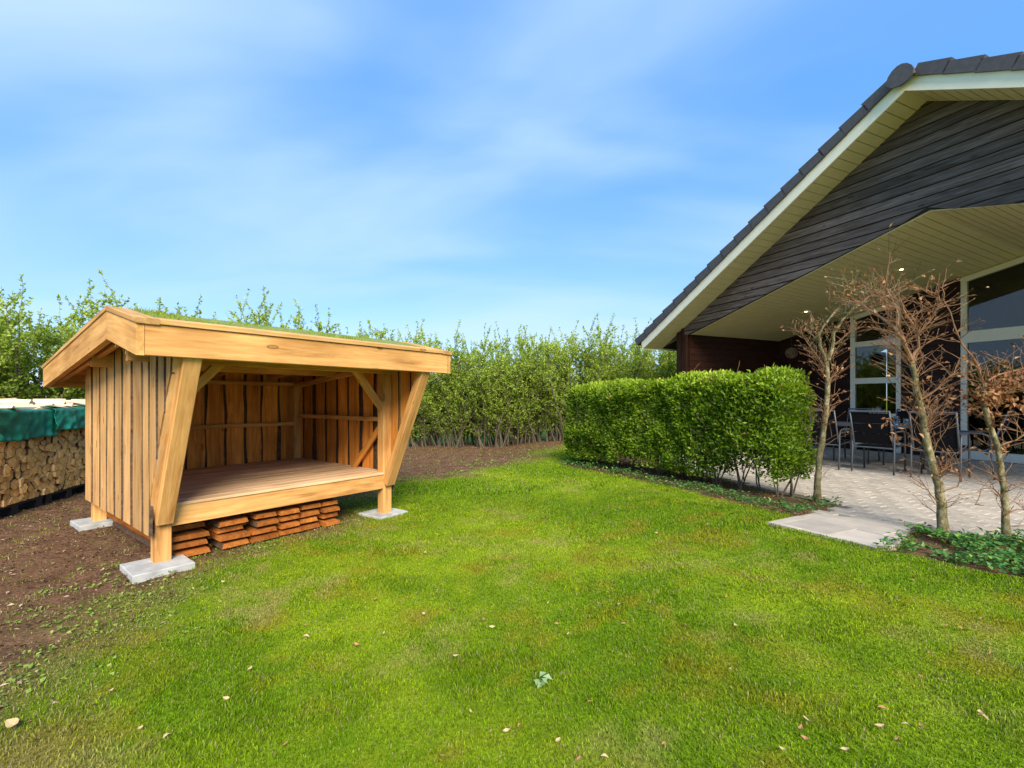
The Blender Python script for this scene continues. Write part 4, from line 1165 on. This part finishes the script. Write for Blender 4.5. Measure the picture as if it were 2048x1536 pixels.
def shrub_variant(seed, H, Wd, nst):
    tw = Tw(seed); r = tw.r
    for s_ in range(nst):
        b = Vector((r.uniform(-Wd * .5, Wd * .5), r.gauss(0, .2), -.03))
        a = r.uniform(0, 2 * math.pi)
        d = Vector((math.cos(a) * r.uniform(.05, .62), math.sin(a) * r.uniform(.05, .42), 1))
        L = H * r.uniform(.62, 1.08)
        st = tw.wander(b, d, L, 9, .13, Vector((0, 0, .05)))
        tw.twig(st, r.uniform(.012, .026), .004, 4)
        for q in range(int(34 * L / H)):
            t = r.uniform(.10, 1.0)
            p, dd = tw.at_t(st, t)
            a = r.uniform(0, 2 * math.pi)
            o = Vector((math.cos(a), math.sin(a), r.uniform(-.1, .9))) + dd * .5
            l2 = r.uniform(.25, .75) * (1.1 - .45 * t)
            t2 = tw.wander(p, o, l2, 3, .22, Vector((0, 0, .06)))
            tw.twig(t2, .0045, .0018, 3)
            full = .55 + .45 * min(1, max(0, (p.z / H - .12) / .22))
            for e in range(int(20 * full + r.random())):
                pp, d3 = tw.at_t(t2, r.uniform(.1, 1)); tw.pts.append(pp); tw.dirs.append(d3)
            if r.random() < .5:
                p4, d4 = tw.at_t(t2, r.uniform(.3, .8)); a = r.uniform(0, 6.28)
                t3 = tw.wander(p4, d4 + Vector((math.cos(a), math.sin(a), .3)), .22, 2, .2)
                tw.twig(t3, .0025, .0012, 3)
                for e in range(int(11 * full)):
                    pp, d3 = tw.at_t(t3, r.uniform(.1, 1)); tw.pts.append(pp); tw.dirs.append(d3)
        # long leafy shoot at the top
        if r.random() < .8:
            p, dd = st[-1], (st[-1] - st[-2]).normalized()
            sh = tw.wander(p, dd + Vector((r.uniform(-.5, .5), r.uniform(-.5, .5), .3)), r.uniform(.3, .75), 4, .12)
            tw.twig(sh, .004, .0015, 3)
            for e in range(34):
                pp, d3 = tw.at_t(sh, r.uniform(0, 1)); tw.pts.append(pp); tw.dirs.append(d3)
    P = np.array([tuple(p) for p in tw.pts]); D = np.array([tuple(p) for p in tw.dirs]); N = len(P)
    g = np.random.default_rng(seed)
    d = D * .5 + rand_dirs(N, g)
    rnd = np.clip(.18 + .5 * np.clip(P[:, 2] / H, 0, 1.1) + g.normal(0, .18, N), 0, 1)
    lm = leaf_mesh('foliage', P, d, rand_dirs(N, g), g.uniform(.036, .072, N), g.uniform(.024, .042, N), rnd)
    lm.materials.append(M['leaf_shrub'])
    bm = py_mesh('branches', tw.mb.v, tw.mb.f); bm.materials.append(M['twig'])
    return lm, bm
VAR = [shrub_variant(40 + k, 2.9, 1.9, 26) for k in range(4)]
ROW = [(-8.6, 4.2), (-8.3, 5.6), (-8.0, 6.9), (-7.7, 8.2), (-7.2, 9.4), (-6.5, 10.6), (-5.6, 11.6), (-4.6, 12.4), (-3.5, 13.0), (-2.4, 13.3), (-1.3, 13.5), (-.2, 13.6), (.9, 13.7), (2.0, 13.8), (3.1, 14.0), (4.2, 14.3), (5.3, 14.7), (6.5, 15.2), (7.8, 15.8), (9.0, 16.4)]
rs_ = random.Random(3)
def put_shrub(x, y, sc_, var, label, group, rot):
    o = empty('hedge_shrub', (x, y, ghf(x, y)), rot + rs_.choice((0, math.pi)) + rs_.uniform(-.2, .2)); o.scale = (sc_ * rs_.uniform(.95, 1.15), sc_ * rs_.uniform(.95, 1.1), sc_ * rs_.uniform(.93, 1.07))
    lm, bm = VAR[var]
    for nm, me_ in (('foliage', lm), ('branches', bm)):
        c = bpy.data.objects.new(nm, me_); col.objects.link(c); c.parent = o; c['kind'] = 'stuff'
    tag(o, label, 'shrub', group)
for k, (x, y) in enumerate(ROW):
    lab = 'tall leafy hedge shrub behind the firewood stack' if k < 5 else ('leafy hedge shrub showing above and behind the turf roof' if k < 10 else ('fresh green hedge shrub between the shelter and the trimmed hedge' if k < 14 else 'green hedge shrub behind the trimmed hedge, beside the house'))
    grp = 'tall boundary hedge'
    q0, q1 = ROW[max(0, k - 1)], ROW[min(len(ROW) - 1, k + 1)]; rot = math.atan2(q1[1] - q0[1], q1[0] - q0[0])
    put_shrub(x + rs_.uniform(-.15, .15), y + rs_.uniform(-.15, .15), (.92 if k < 4 else 1.08) if k < 10 else 1.03, k % 4, lab, grp, rot)
    if k >= 2: put_shrub(x + rs_.uniform(-.3, .3) + (-.75 if k < 7 else .3), y + .85 + rs_.uniform(-.15, .15) - (.6 if k < 7 else 0), .94, (k + 2) % 4, lab, grp, rot)

# ------------------------------------------------------------------ trimmed hedge
HA, HB = Vector((1.00, 9.14, 0)), Vector((2.98, 5.22, 0))
hd = (HB - HA).normalized(); hn = Vector((-hd.y, hd.x, 0))          # hn points away from the lawn
if hn.x < 0: hn = -hn
HL, HT, HH = (HB - HA).length, .68, 1.44
hg_ = empty('trimmed_hedge', (HA.x, HA.y, 0), math.atan2(hd.y, hd.x)); tag(hg_, 'clipped bright green hedge between the lawn and the patio', 'hedge')
def hz(x):  # ground height under the hedge in its own frame
    p = HA + hd * x; return ghf(p.x, p.y)
side_n = 1 if Vector((-hd.y, hd.x, 0)).dot(hn) > 0 else -1           # local +Y or -Y is the patio side
N = 92000
fc = rng.choice(5, N, p=[.47, .17, .20, .08, .08]); a = rng.uniform(0, 1, N); b_ = rng.uniform(0, 1, N)
dep = np.minimum(rng.exponential(.075, N), .34)
X = np.empty(N); Yl = np.empty(N); Z = np.empty(N); nrm = np.zeros((N, 3))
def top_h(x): return HH + .02 * np.sin(x * 3.3) + .018 * np.sin(x * 8)
for f_ in range(5):
    s = fc == f_
    if f_ == 0: X[s] = a[s] * HL; Yl[s] = dep[s]; Z[s] = .12 + b_[s] * (HH - .12); nrm[s] = (0, -1, .25)
    if f_ == 1: X[s] = a[s] * HL; Yl[s] = HT - dep[s]; Z[s] = .12 + b_[s] * (HH - .12); nrm[s] = (0, 1, .25)
    if f_ == 2: X[s] = a[s] * HL; Yl[s] = b_[s] * HT; Z[s] = HH - dep[s]; nrm[s] = (0, 0, 1)
    if f_ == 3: X[s] = dep[s]; Yl[s] = a[s] * HT; Z[s] = .12 + b_[s] * (HH - .12); nrm[s] = (-1, 0, .25)
    if f_ == 4: X[s] = HL - dep[s]; Yl[s] = a[s] * HT; Z[s] = .12 + b_[s] * (HH - .12); nrm[s] = (1, 0, .25)
# rounded shoulders and an uneven face
rr = .24
ex = np.maximum(0, rr - np.minimum(X, HL - X)); ey = np.maximum(0, rr - np.minimum(Yl, HT - Yl)); ez = np.maximum(0, Z - (HH - rr))
q = np.sqrt(ex ** 2 + ey ** 2 + ez ** 2); push = np.maximum(0, q - rr)
Yl += np.sign(HT / 2 - Yl) * push * .7; Z -= (ez > 0) * push * .6; X += np.sign(HL / 2 - X) * push * .6
bump_ = (fbm(X * 3.2, Z * 3.2 + Yl, 55, 3) - .5) * .26
Yl += np.where(fc == 0, bump_, np.where(fc == 1, -bump_, 0)); Z += np.where(fc == 2, bump_ * .7 + np.abs(rng.normal(0, .022, N)), 0); X += np.where(fc == 4, -bump_, 0)
ragged = X > HL * .72
Yl += np.where(ragged, rng.normal(0, .05, N), 0)
lowp = sstep(-.05, .34, Z + (vnoise(X * 2.6, Yl * 0, 66) - .5) * .5 - .10 * sstep(HL * .5, HL * .85, X))
keep = rng.uniform(0, 1, N) < np.clip(.12 + lowp * 1.0 - .15 * ragged, 0, 1) * (.55 + .65 * sstep(.36, .5, fbm(X * 6, Z * 6 + Yl * 3, 58, 2)))
X, Yl, Z, nrm, fc, dep = X[keep], Yl[keep], Z[keep], nrm[keep], fc[keep], dep[keep]; N = len(X)
P = np.stack([X, Yl * side_n, Z + np.array([hz(x) for x in X])], 1); nrm[:, 1] *= side_n
d = nrm * .8 + rand_dirs(N) * .9 + np.array([0, 0, .45])
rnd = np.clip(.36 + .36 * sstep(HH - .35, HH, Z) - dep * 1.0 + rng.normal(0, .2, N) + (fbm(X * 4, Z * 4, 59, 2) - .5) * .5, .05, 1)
dead = rng.uniform(0, 1, N) < .012 + .05 * (fbm(X * 2.2, Z * 2.2, 57, 2) > .66); rnd[dead] = rng.uniform(0, .03, dead.sum())
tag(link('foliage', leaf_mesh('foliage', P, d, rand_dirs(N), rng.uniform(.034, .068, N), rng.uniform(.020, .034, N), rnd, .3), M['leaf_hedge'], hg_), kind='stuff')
for k in range(24):
    x = HL * (k + .5) / 24 + random.uniform(-.05, .05); y = HT * random.uniform(.28, .72)
    tw = Tw(1000 + k)
    for q in range(3):
        st = tw.wander(Vector((x + random.uniform(-.03, .03), y * side_n, hz(x) - .03)), Vector((random.uniform(-.3, .3), random.uniform(-.3, .3), 1)), random.uniform(.9, 1.3), 7, .16)
        tw.twig(st, random.uniform(.007, .016), .003, 5)
        for e in range(9):
            p, dd = tw.at_t(st, random.uniform(.3, 1)); an = random.uniform(0, 6.28)
            tw.twig(tw.wander(p, Vector((math.cos(an), math.sin(an), .5)), random.uniform(.15, .32), 3, .25), .004, .0015, 3)
    tag(tw.mb.build('stem', M['twig'], hg_), kind='stuff')
for k, (x, L) in enumerate([(HL * .62, .42), (HL * .70, .28), (HL * .30, .2), (HL * .82, .32), (HL * .90, .25)]):
    tw = Tw(1100 + k)
    tw.twig(tw.wander(Vector((x, .3 * side_n, hz(x) + HH - .1)), Vector((random.uniform(-.2, .4), 0, 1)), L, 5, .25), .006, .003, 5)
    tw.mb.build('bare_shoot', M['beech_twig'], hg_)

# ------------------------------------------------------------------ young beech trees, two of them tied into an arch
def beech(label, trunk_px, depth, radii, limbs, twig_zones, leaf_zones, seed, low_twigs=()):
    base = gp(*trunk_px[0])
    o = empty('young_beech_tree', base); tag(o, label, 'tree', 'young beech trees by the patio')
    r = random.Random(seed)
    def W3(px, py, dy=0.0): return at(px, py, base.y + dy) - base
    tp = [W3(*p[:2], (p[2] if len(p) > 2 else 0)) for p in trunk_px]; tp[0].z = -.03
    # smooth the polyline a little with extra points
    fine = []; fr = []
    for i in range(len(tp) - 1):
        for t in (0, .33, .66):
            fine.append(tp[i].lerp(tp[i + 1], t) + Vector((r.uniform(-1, 1), r.uniform(-1, 1), 0)) * .006); fr.append((radii[i] + (radii[i + 1] - radii[i]) * t) * r.uniform(.94, 1.07))
    fine.append(tp[-1]); fr.append(radii[-1]); fr = [q * .70 for q in fr]
    fr[0] *= 1.35; fr[1] *= 1.12
    mb = MB(); mb.tube(fine, fr, 9); mb.build('trunk', M['beech_bark'], o, smooth=True)
    leafP, leafD = [], []
    def twigs_on(tw, path, n, Lmin, Lmax, bias, dens, r0):
        for q in range(n):
            t = r.uniform(.05, 1); p, dd = tw.at_t(path, t)
            a = r.uniform(0, 6.28); side = Vector((math.cos(a), math.sin(a) * .8, r.uniform(-.35, .75)))
            L = r.uniform(Lmin, Lmax)
            p2 = tw.wander(p, side + dd * .55 + bias, L, 4, .2, Vector((0, 0, .04)))
            tw.twig(p2, r0, .0014, 4)
            for e in range(r.randint(2, 5)):
                pp, d3 = tw.at_t(p2, r.uniform(.2, .98)); a = r.uniform(0, 6.28)
                p3 = tw.wander(pp, d3 * .9 + Vector((math.cos(a), math.sin(a), r.uniform(-.2, .6))) * .8, r.uniform(.05, .2), 3, .15)
                tw.twig(p3, .0023, .0011, 3)
                e3 = (p3[-1] - p3[-2]).normalized()
                tw.mb.tube([p3[-1], p3[-1] + e3 * .012, p3[-1] + e3 * .026], [.0014, .0032, .0004], 4, cap=False)   # bud
                if r.random() < dens:
                    leafP.append(p3[-1]); leafD.append(e3)
    paths = []
    for k, (pl, r0, r1, n, Lmin, Lmax, dens) in enumerate(limbs):
        pts_ = [W3(*p[:2], (p[2] if len(p) > 2 else 0)) for p in pl]
        tw = Tw(seed * 10 + k)
        f2 = []
        for i in range(len(pts_) - 1):
            for t in (0, .5): f2.append(pts_[i].lerp(pts_[i + 1], t) + Vector((r.uniform(-1, 1), r.uniform(-1, 1), r.uniform(-1, 1))) * .008)
        f2.append(pts_[-1])
        tw.twig(f2, r0 * .8, r1 * .8, 7)
        twigs_on(tw, f2, int(n * .95), Lmin * .75, Lmax * .68, Vector((0, 0, .02)), dens, .0032)
        tw.mb.build('branch', M['beech_bark'] if r0 > .0235 else M['beech_twig'], o); paths.append(f2)
    # twigs straight from the trunk
    for k, (i0, i1, n, Lmin, Lmax, dens, bias) in enumerate(twig_zones):
        tw = Tw(seed * 10 + 50 + k)
        seg = fine[int(i0 * (len(fine) - 1)):int(i1 * (len(fine) - 1)) + 1]
        twigs_on(tw, seg, int(n * .7), Lmin, Lmax * .85, Vector(bias), dens, .0038)
        tag(tw.mb.build('twigs', M['beech_twig'], o), kind='stuff')
    P = [tuple(p) for p in leafP]; D = [tuple(p) for p in leafD]
    for (px, py, dy, rad, n) in leaf_zones:
        c = W3(px, py, dy)
        for q in range(n):
            g = Vector((r.gauss(0, rad), r.gauss(0, rad), r.gauss(0, rad * .7))); P.append(tuple(c + g)); D.append((r.uniform(-1, 1), r.uniform(-1, 1), r.uniform(-1.2, .3)))
    P = np.array(P); D = np.array(D); N = len(P); g = np.random.default_rng(seed)
    tag(link('dry_leaves', leaf_mesh('dry_leaves', P, D + rand_dirs(N, g) * .5 + np.array([0, 0, -.25]), rand_dirs(N, g), g.uniform(.028, .058, N), g.uniform(.014, .030, N), g.uniform(0, 1, N), .5), M['leaf_brown'], o), kind='stuff')
    return o
beech('slender beech at the hedge end, left trunk of the arch',
      [(1634, 1003), (1636, 940), (1645, 880), (1652, 825), (1655, 770), (1653, 722)], 5.3, [.050, .046, .044, .041, .036, .032],
      [([(1653, 724), (1641, 690), (1637, 672), (1655, 640), (1685, 610), (1715, 578, -.25), (1722, 545, -.4)], .024, .006, 26, .15, .42, .38),
       ([(1655, 722), (1664, 700), (1668, 668), (1690, 632), (1712, 600, -.2), (1745, 588, -.5), (1790, 585, -.8)], .026, .006, 30, .15, .42, .38),
       ([(1650, 735), (1625, 700), (1606, 670), (1600, 650)], .010, .003, 14, .12, .32, .45),
       ([(1668, 690), (1690, 672), (1706, 655)], .010, .003, 10, .12, .3, .3)],
      [(.35, .75, 26, .12, .36, .35, (0, 0, .15)), (.75, 1, 34, .15, .42, .4, (0, 0, .1)), (.06, .2, 6, .1, .2, 0, (0, 0, .3))],
      [(1690, 585, -.1, .07, 34), (1640, 660, 0, .06, 26), (1650, 745, 0, .09, 22)], 11)
beech('mossy leaning beech, right trunk of the arch in front of the dining chairs',
      [(1887, 1068), (1884, 1010), (1872, 950), (1857, 890), (1845, 838), (1832, 770), (1824, 718)], 4.05, [.054, .049, .044, .041, .037, .032, .027],
      [([(1824, 720), (1812, 690), (1800, 668), (1770, 640, .2), (1735, 618, .5), (1712, 600, .8)], .022, .006, 40, .15, .42, .25),
       ([(1824, 718), (1838, 695), (1838, 668), (1862, 640), (1880, 605), (1872, 580)], .017, .005, 34, .15, .40, .2),
       ([(1812, 692), (1798, 650), (1792, 615, .1), (1770, 575, .2), (1776, 540, .2), (1781, 505, .2)], .010, .002, 9, .08, .2, .15),
       ([(1838, 672), (1815, 630), (1800, 600, .1), (1745, 585, .3)], .012, .004, 26, .12, .36, .2),
       ([(1840, 800), (1875, 775), (1905, 748), (1920, 715)], .010, .003, 16, .12, .3, .1),
       ([(1872, 952), (1905, 930), (1940, 918)], .008, .003, 7, .10, .25, .4),
       ([(1884, 1010), (1860, 990), (1850, 972)], .008, .003, 5, .10, .2, .1), ([(1880, 985), (1915, 975), (1925, 955), (1905, 940)], .007, .003, 4, .08, .2, 0)],
      [(.45, .75, 40, .15, .45, .3, (0, 0, .05)), (.75, 1, 36, .15, .45, .2, (0, 0, .1)), (.1, .45, 16, .12, .34, .12, (0, 0, .15))],
      [(1880, 800, .1, .07, 30), (1785, 845, 0, .05, 12), (1890, 925, 0, .06, 22), (1820, 760, 0, .08, 8), (1800, 870, 0, .06, 10)], 12)
beech('beech with a clump of dry brown leaves at the right edge',
      [(2010, 1084), (2012, 1020), (2004, 950), (1995, 895), (1976, 840), (1966, 800), (1968, 765)], 3.82, [.040, .035, .031, .029, .027, .024, .020],
      [([(1968, 768), (1950, 725), (1925, 690), (1908, 650), (1890, 600), (1884, 575), (1893, 538)], .010, .0025, 9, .05, .16, .0),
       ([(1968, 770), (1995, 750), (2040, 738), (2070, 730)], .012, .003, 14, .10, .2, .5),
       ([(1968, 800), (2010, 785), (2060, 780)], .010, .003, 16, .12, .3, .5),
       ([(1995, 895), (2030, 880), (2070, 860)], .009, .003, 10, .12, .28, .3),
       ([(2010, 1000), (1985, 975), (1962, 978), (1950, 1010)], .008, .003, 6, .08, .2, 0),
       ([(2011, 1030), (2035, 1020), (2070, 1022)], .009, .003, 6, .10, .22, 0), ([(2004, 965), (1985, 955), (1955, 985)], .006, .002, 5, .08, .2, 0)],
      [(.45, 1, 26, .10, .26, .5, (0, 0, -.05)), (.1, .45, 12, .1, .28, .05, (0, 0, .1))],
      [(1985, 785, 0, .07, 130), (1965, 795, 0, .05, 60), (2020, 760, 0, .06, 80), (2040, 800, 0, .06, 40), (2000, 900, 0, .04, 22), (1960, 820, 0, .06, 20)], 13)

# ------------------------------------------------------------------ ground cover, weeds, chips (stuff)
def cover(name, N, region, hmin, hmax, l0, l1, mat, label, cat, seed, clump=.5, wide=.6):
    g = np.random.default_rng(seed)
    xs_ = [p[0] for p in region]; ys_ = [p[1] for p in region]
    x = g.uniform(min(xs_), max(xs_), N); y = g.uniform(min(ys_), max(ys_), N)
    k = (sdist(x, y, region) < g.normal(0, .04, N)) & (fbm(x * 4, y * 4, seed, 3) > clump) & (sdist(x, y, PATIO) > -.05)
    x, y = x[k], y[k]; N = len(x)
    hh = hmin + (hmax - hmin) * fbm(x * 5, y * 5, seed + 3, 2) * g.uniform(.3, 1.2, N)
    P = np.stack([x, y, gh(x, y) + relief(x, y, soil_mask(x, y)) + hh], 1)
    d = rand_dirs(N, g); d[:, 2] = d[:, 2] * .35 + .15
    up = rand_dirs(N, g) * .35 + np.array([0, 0, 1])
    ln = g.uniform(l0, l1, N)
    me = leaf_mesh(name, P, d, up, ln, ln * wide * g.uniform(.7, 1.2, N), np.clip(g.normal(.45, .25, N), 0, 1))
    return tag(link(name, me, mat), label, cat, kind='stuff')
STRIP = [(0.95, 9.2), (1.02, 8.7), (1.72, 7.0), (2.48, 5.2), (2.80, 4.62), (3.1, 4.74), (3.6, 5.08), (3.35, 5.25), (2.9, 5.3), (2.2, 6.8), (1.5, 8.3), (1.3, 9.2)]
cover('ground_cover', 15000, STRIP, .01, .10, .025, .055, M['leaf_cover'], 'low dark green ground cover along the foot of the trimmed hedge', 'ground cover', 61, .36)
cover('ground_cover', 15000, BED2, .01, .11, .025, .06, M['leaf_cover'], 'green ground cover around the two right beech trunks', 'ground cover', 62, .40)
LEFT = [(-2.2, 1.8), (-1.7, 2.6), (-2.2, 3.9), (-2.0, 4.4), (-2.5, 4.4), (-3.3, 3.9), (-3.8, 3.2), (-3.2, 2.0)]
cover('soil_weeds', 5200, LEFT, .003, .018, .012, .032, M['leaf_weed'], 'scattered green weeds on the bare soil near the shelter', 'weeds', 63, .56, .75)
cover('soil_weeds', 2600, [(-1.9, 7.7), (-.6, 8.3), (.9, 11.2), (1.2, 12.6), (-.4, 12.6), (-1.5, 9.5)], .004, .05, .03, .06, M['leaf_weed'], 'sparse weeds on the dark soil behind the shelter', 'weeds', 64, .60, .7)
g = np.random.default_rng(9)                      # bark chips and dead leaves mixed into the soil
N = 60000; x = g.uniform(-8, 3, N); y = g.uniform(1.3, 13.2, N)
k = (g.uniform(0, 1, N) < np.clip(soil_mask(x, y) - .15, 0, 1) * np.clip(6 / (y + 1), .35, 1)) & (np.abs(x) < 1.13 * y + 1.5)
x, y = x[k], y[k]; N = len(x)
P = np.stack([x, y, gh(x, y) + relief(x, y, soil_mask(x, y)) + g.uniform(.003, .014, N)], 1); d = rand_dirs(N, g); d[:, 2] *= .25
M['chip'] = leafmat('bark_chip', [(0, (.03, .018, .01)), (.35, (.10, .055, .032)), (.75, (.19, .115, .07)), (.93, (.36, .25, .16)), (1, (.55, .43, .30))], .9, .05)
me = leaf_mesh('soil_litter', P, d, rand_dirs(N, g) * .5 + np.array([0, 0, 1]), g.uniform(.012, .045, N), g.uniform(.006, .02, N), g.uniform(0, 1, N), .2)
tag(link('soil_litter', me, M['chip']), 'brown bark chips and dead leaves strewn over the bare soil', 'litter', kind='stuff')

# ------------------------------------------------------------------ fallen leaves on the lawn
def dry_leaf(seed):
    r = random.Random(seed); v = []; n_ = 5
    L, Wd = .05, r.uniform(.018, .03); cu = r.uniform(-.5, 1.2)
    for i in range(n_):
        t = i / (n_ - 1); w = Wd * math.sin(math.pi * min(.97, t * .92 + .05)) * .5 + .0008
        x = L * (t - .5); z = cu * .3 * (t - .5) ** 2 * L * 4
        v += [(x, -w, z + w * r.uniform(.3, .9)), (x, 0, z), (x, w, z + w * r.uniform(.3, .9))]
    f = []
    for i in range(n_ - 1):
        a = 3 * i; f += [(a, a + 3, a + 4, a + 1), (a + 1, a + 4, a + 5, a + 2)]
    me = py_mesh('fallen_leaf', v, f); return me
m1 = plain('dry_leaf_brown', (.36, .17, .07), .7, noise=.35, nscale=40); m2 = plain('dry_leaf_pale', (.46, .33, .17), .7, noise=.25, nscale=40)
LV = []
for k in range(8):
    me = dry_leaf(k); me.materials.append(m1 if k % 2 else m2); LV.append(me)
spots = [(700 + a / 2.866, 1000 + b / 2.866) for a, b in [(425, 672), (585, 640), (195, 790), (40, 853), (145, 585), (605, 915), (655, 938), (690, 1240), (895, 1350), (970, 1312), (805, 1350), (530, 1497), (1310, 1520), (1460, 1505), (1375, 1185), (1800, 1435), (1695, 880), (1720, 615), (1540, 620), (1920, 745), (1250, 790), (1185, 725), (815, 745), (765, 700), (500, 540), (380, 355), (548, 330), (430, 320), (1695, 463), (1620, 365), (1755, 205), (1570, 730), (1190, 1410), (1140, 600), (935, 625)]]
spots += [(1400 + a / 2.866, 1000 + b / 2.866) for a, b in [(175, 1005), (610, 1305), (575, 1355), (605, 1415), (475, 1480), (830, 1480), (1030, 1340), (1130, 1415), (1265, 1330), (1605, 1255), (1620, 1272), (1410, 750), (1505, 770), (1270, 1040), (1315, 905), (1670, 910), (1045, 1225), (450, 485), (400, 540), (150, 580), (205, 750), (1220, 483), (1130, 340), (1615, 710), (1180, 1320)]]
spots += [(a / 2.866, 1000 + b / 2.866) for a, b in [(80, 1325), (800, 1340), (635, 1130), (1300, 1165), (1430, 1000), (1750, 740), (1755, 800), (1635, 1420), (1280, 490), (960, 1370), (910, 830)]]
rl_ = random.Random(21)
for k, (px, py) in enumerate(spots):
    p = gp(px, py); me = LV[rl_.randrange(8)]; p.z += float(relief(p.x, p.y, 0.0))
    o = bpy.data.objects.new('fallen_leaf', me); col.objects.link(o)
    s = rl_.uniform(.42, .8) * (1.8 if k == len(spots) - 11 else 1)
    o.matrix_basis = Matrix.Translation(p + Vector((0, 0, .018))) @ Matrix.Rotation(rl_.uniform(0, 6.28), 4, 'Z') @ Matrix.Rotation(rl_.uniform(-.4, .4), 4, 'X') @ Matrix.Diagonal((s, s, s, 1))
    tag(o, 'dry curled leaf lying on the lawn', 'leaf', 'fallen leaves on the lawn')
gl_ = gp(1080, 1372)
N = 9; P = np.tile(np.array([[0, 0, .0]]), (N, 1)) + rng.normal(0, .012, (N, 3)); d = rand_dirs(N); d[:, 2] = np.abs(d[:, 2]) * .4
o = link('green_leaf_sprig', leaf_mesh('sprig', P, d, np.tile([[0, 0, 1.0]], (N, 1)), rng.uniform(.03, .06, N), rng.uniform(.02, .035, N), rng.uniform(.5, 1, N)), leafmat('pale_green_leaf', [(0, (.2, .36, .1)), (1, (.45, .58, .3))]), None, Matrix.Translation(gl_ + Vector((0, 0, .03))))
tag(o, 'torn pale green sprig lying alone in the middle of the lawn', 'sprig')
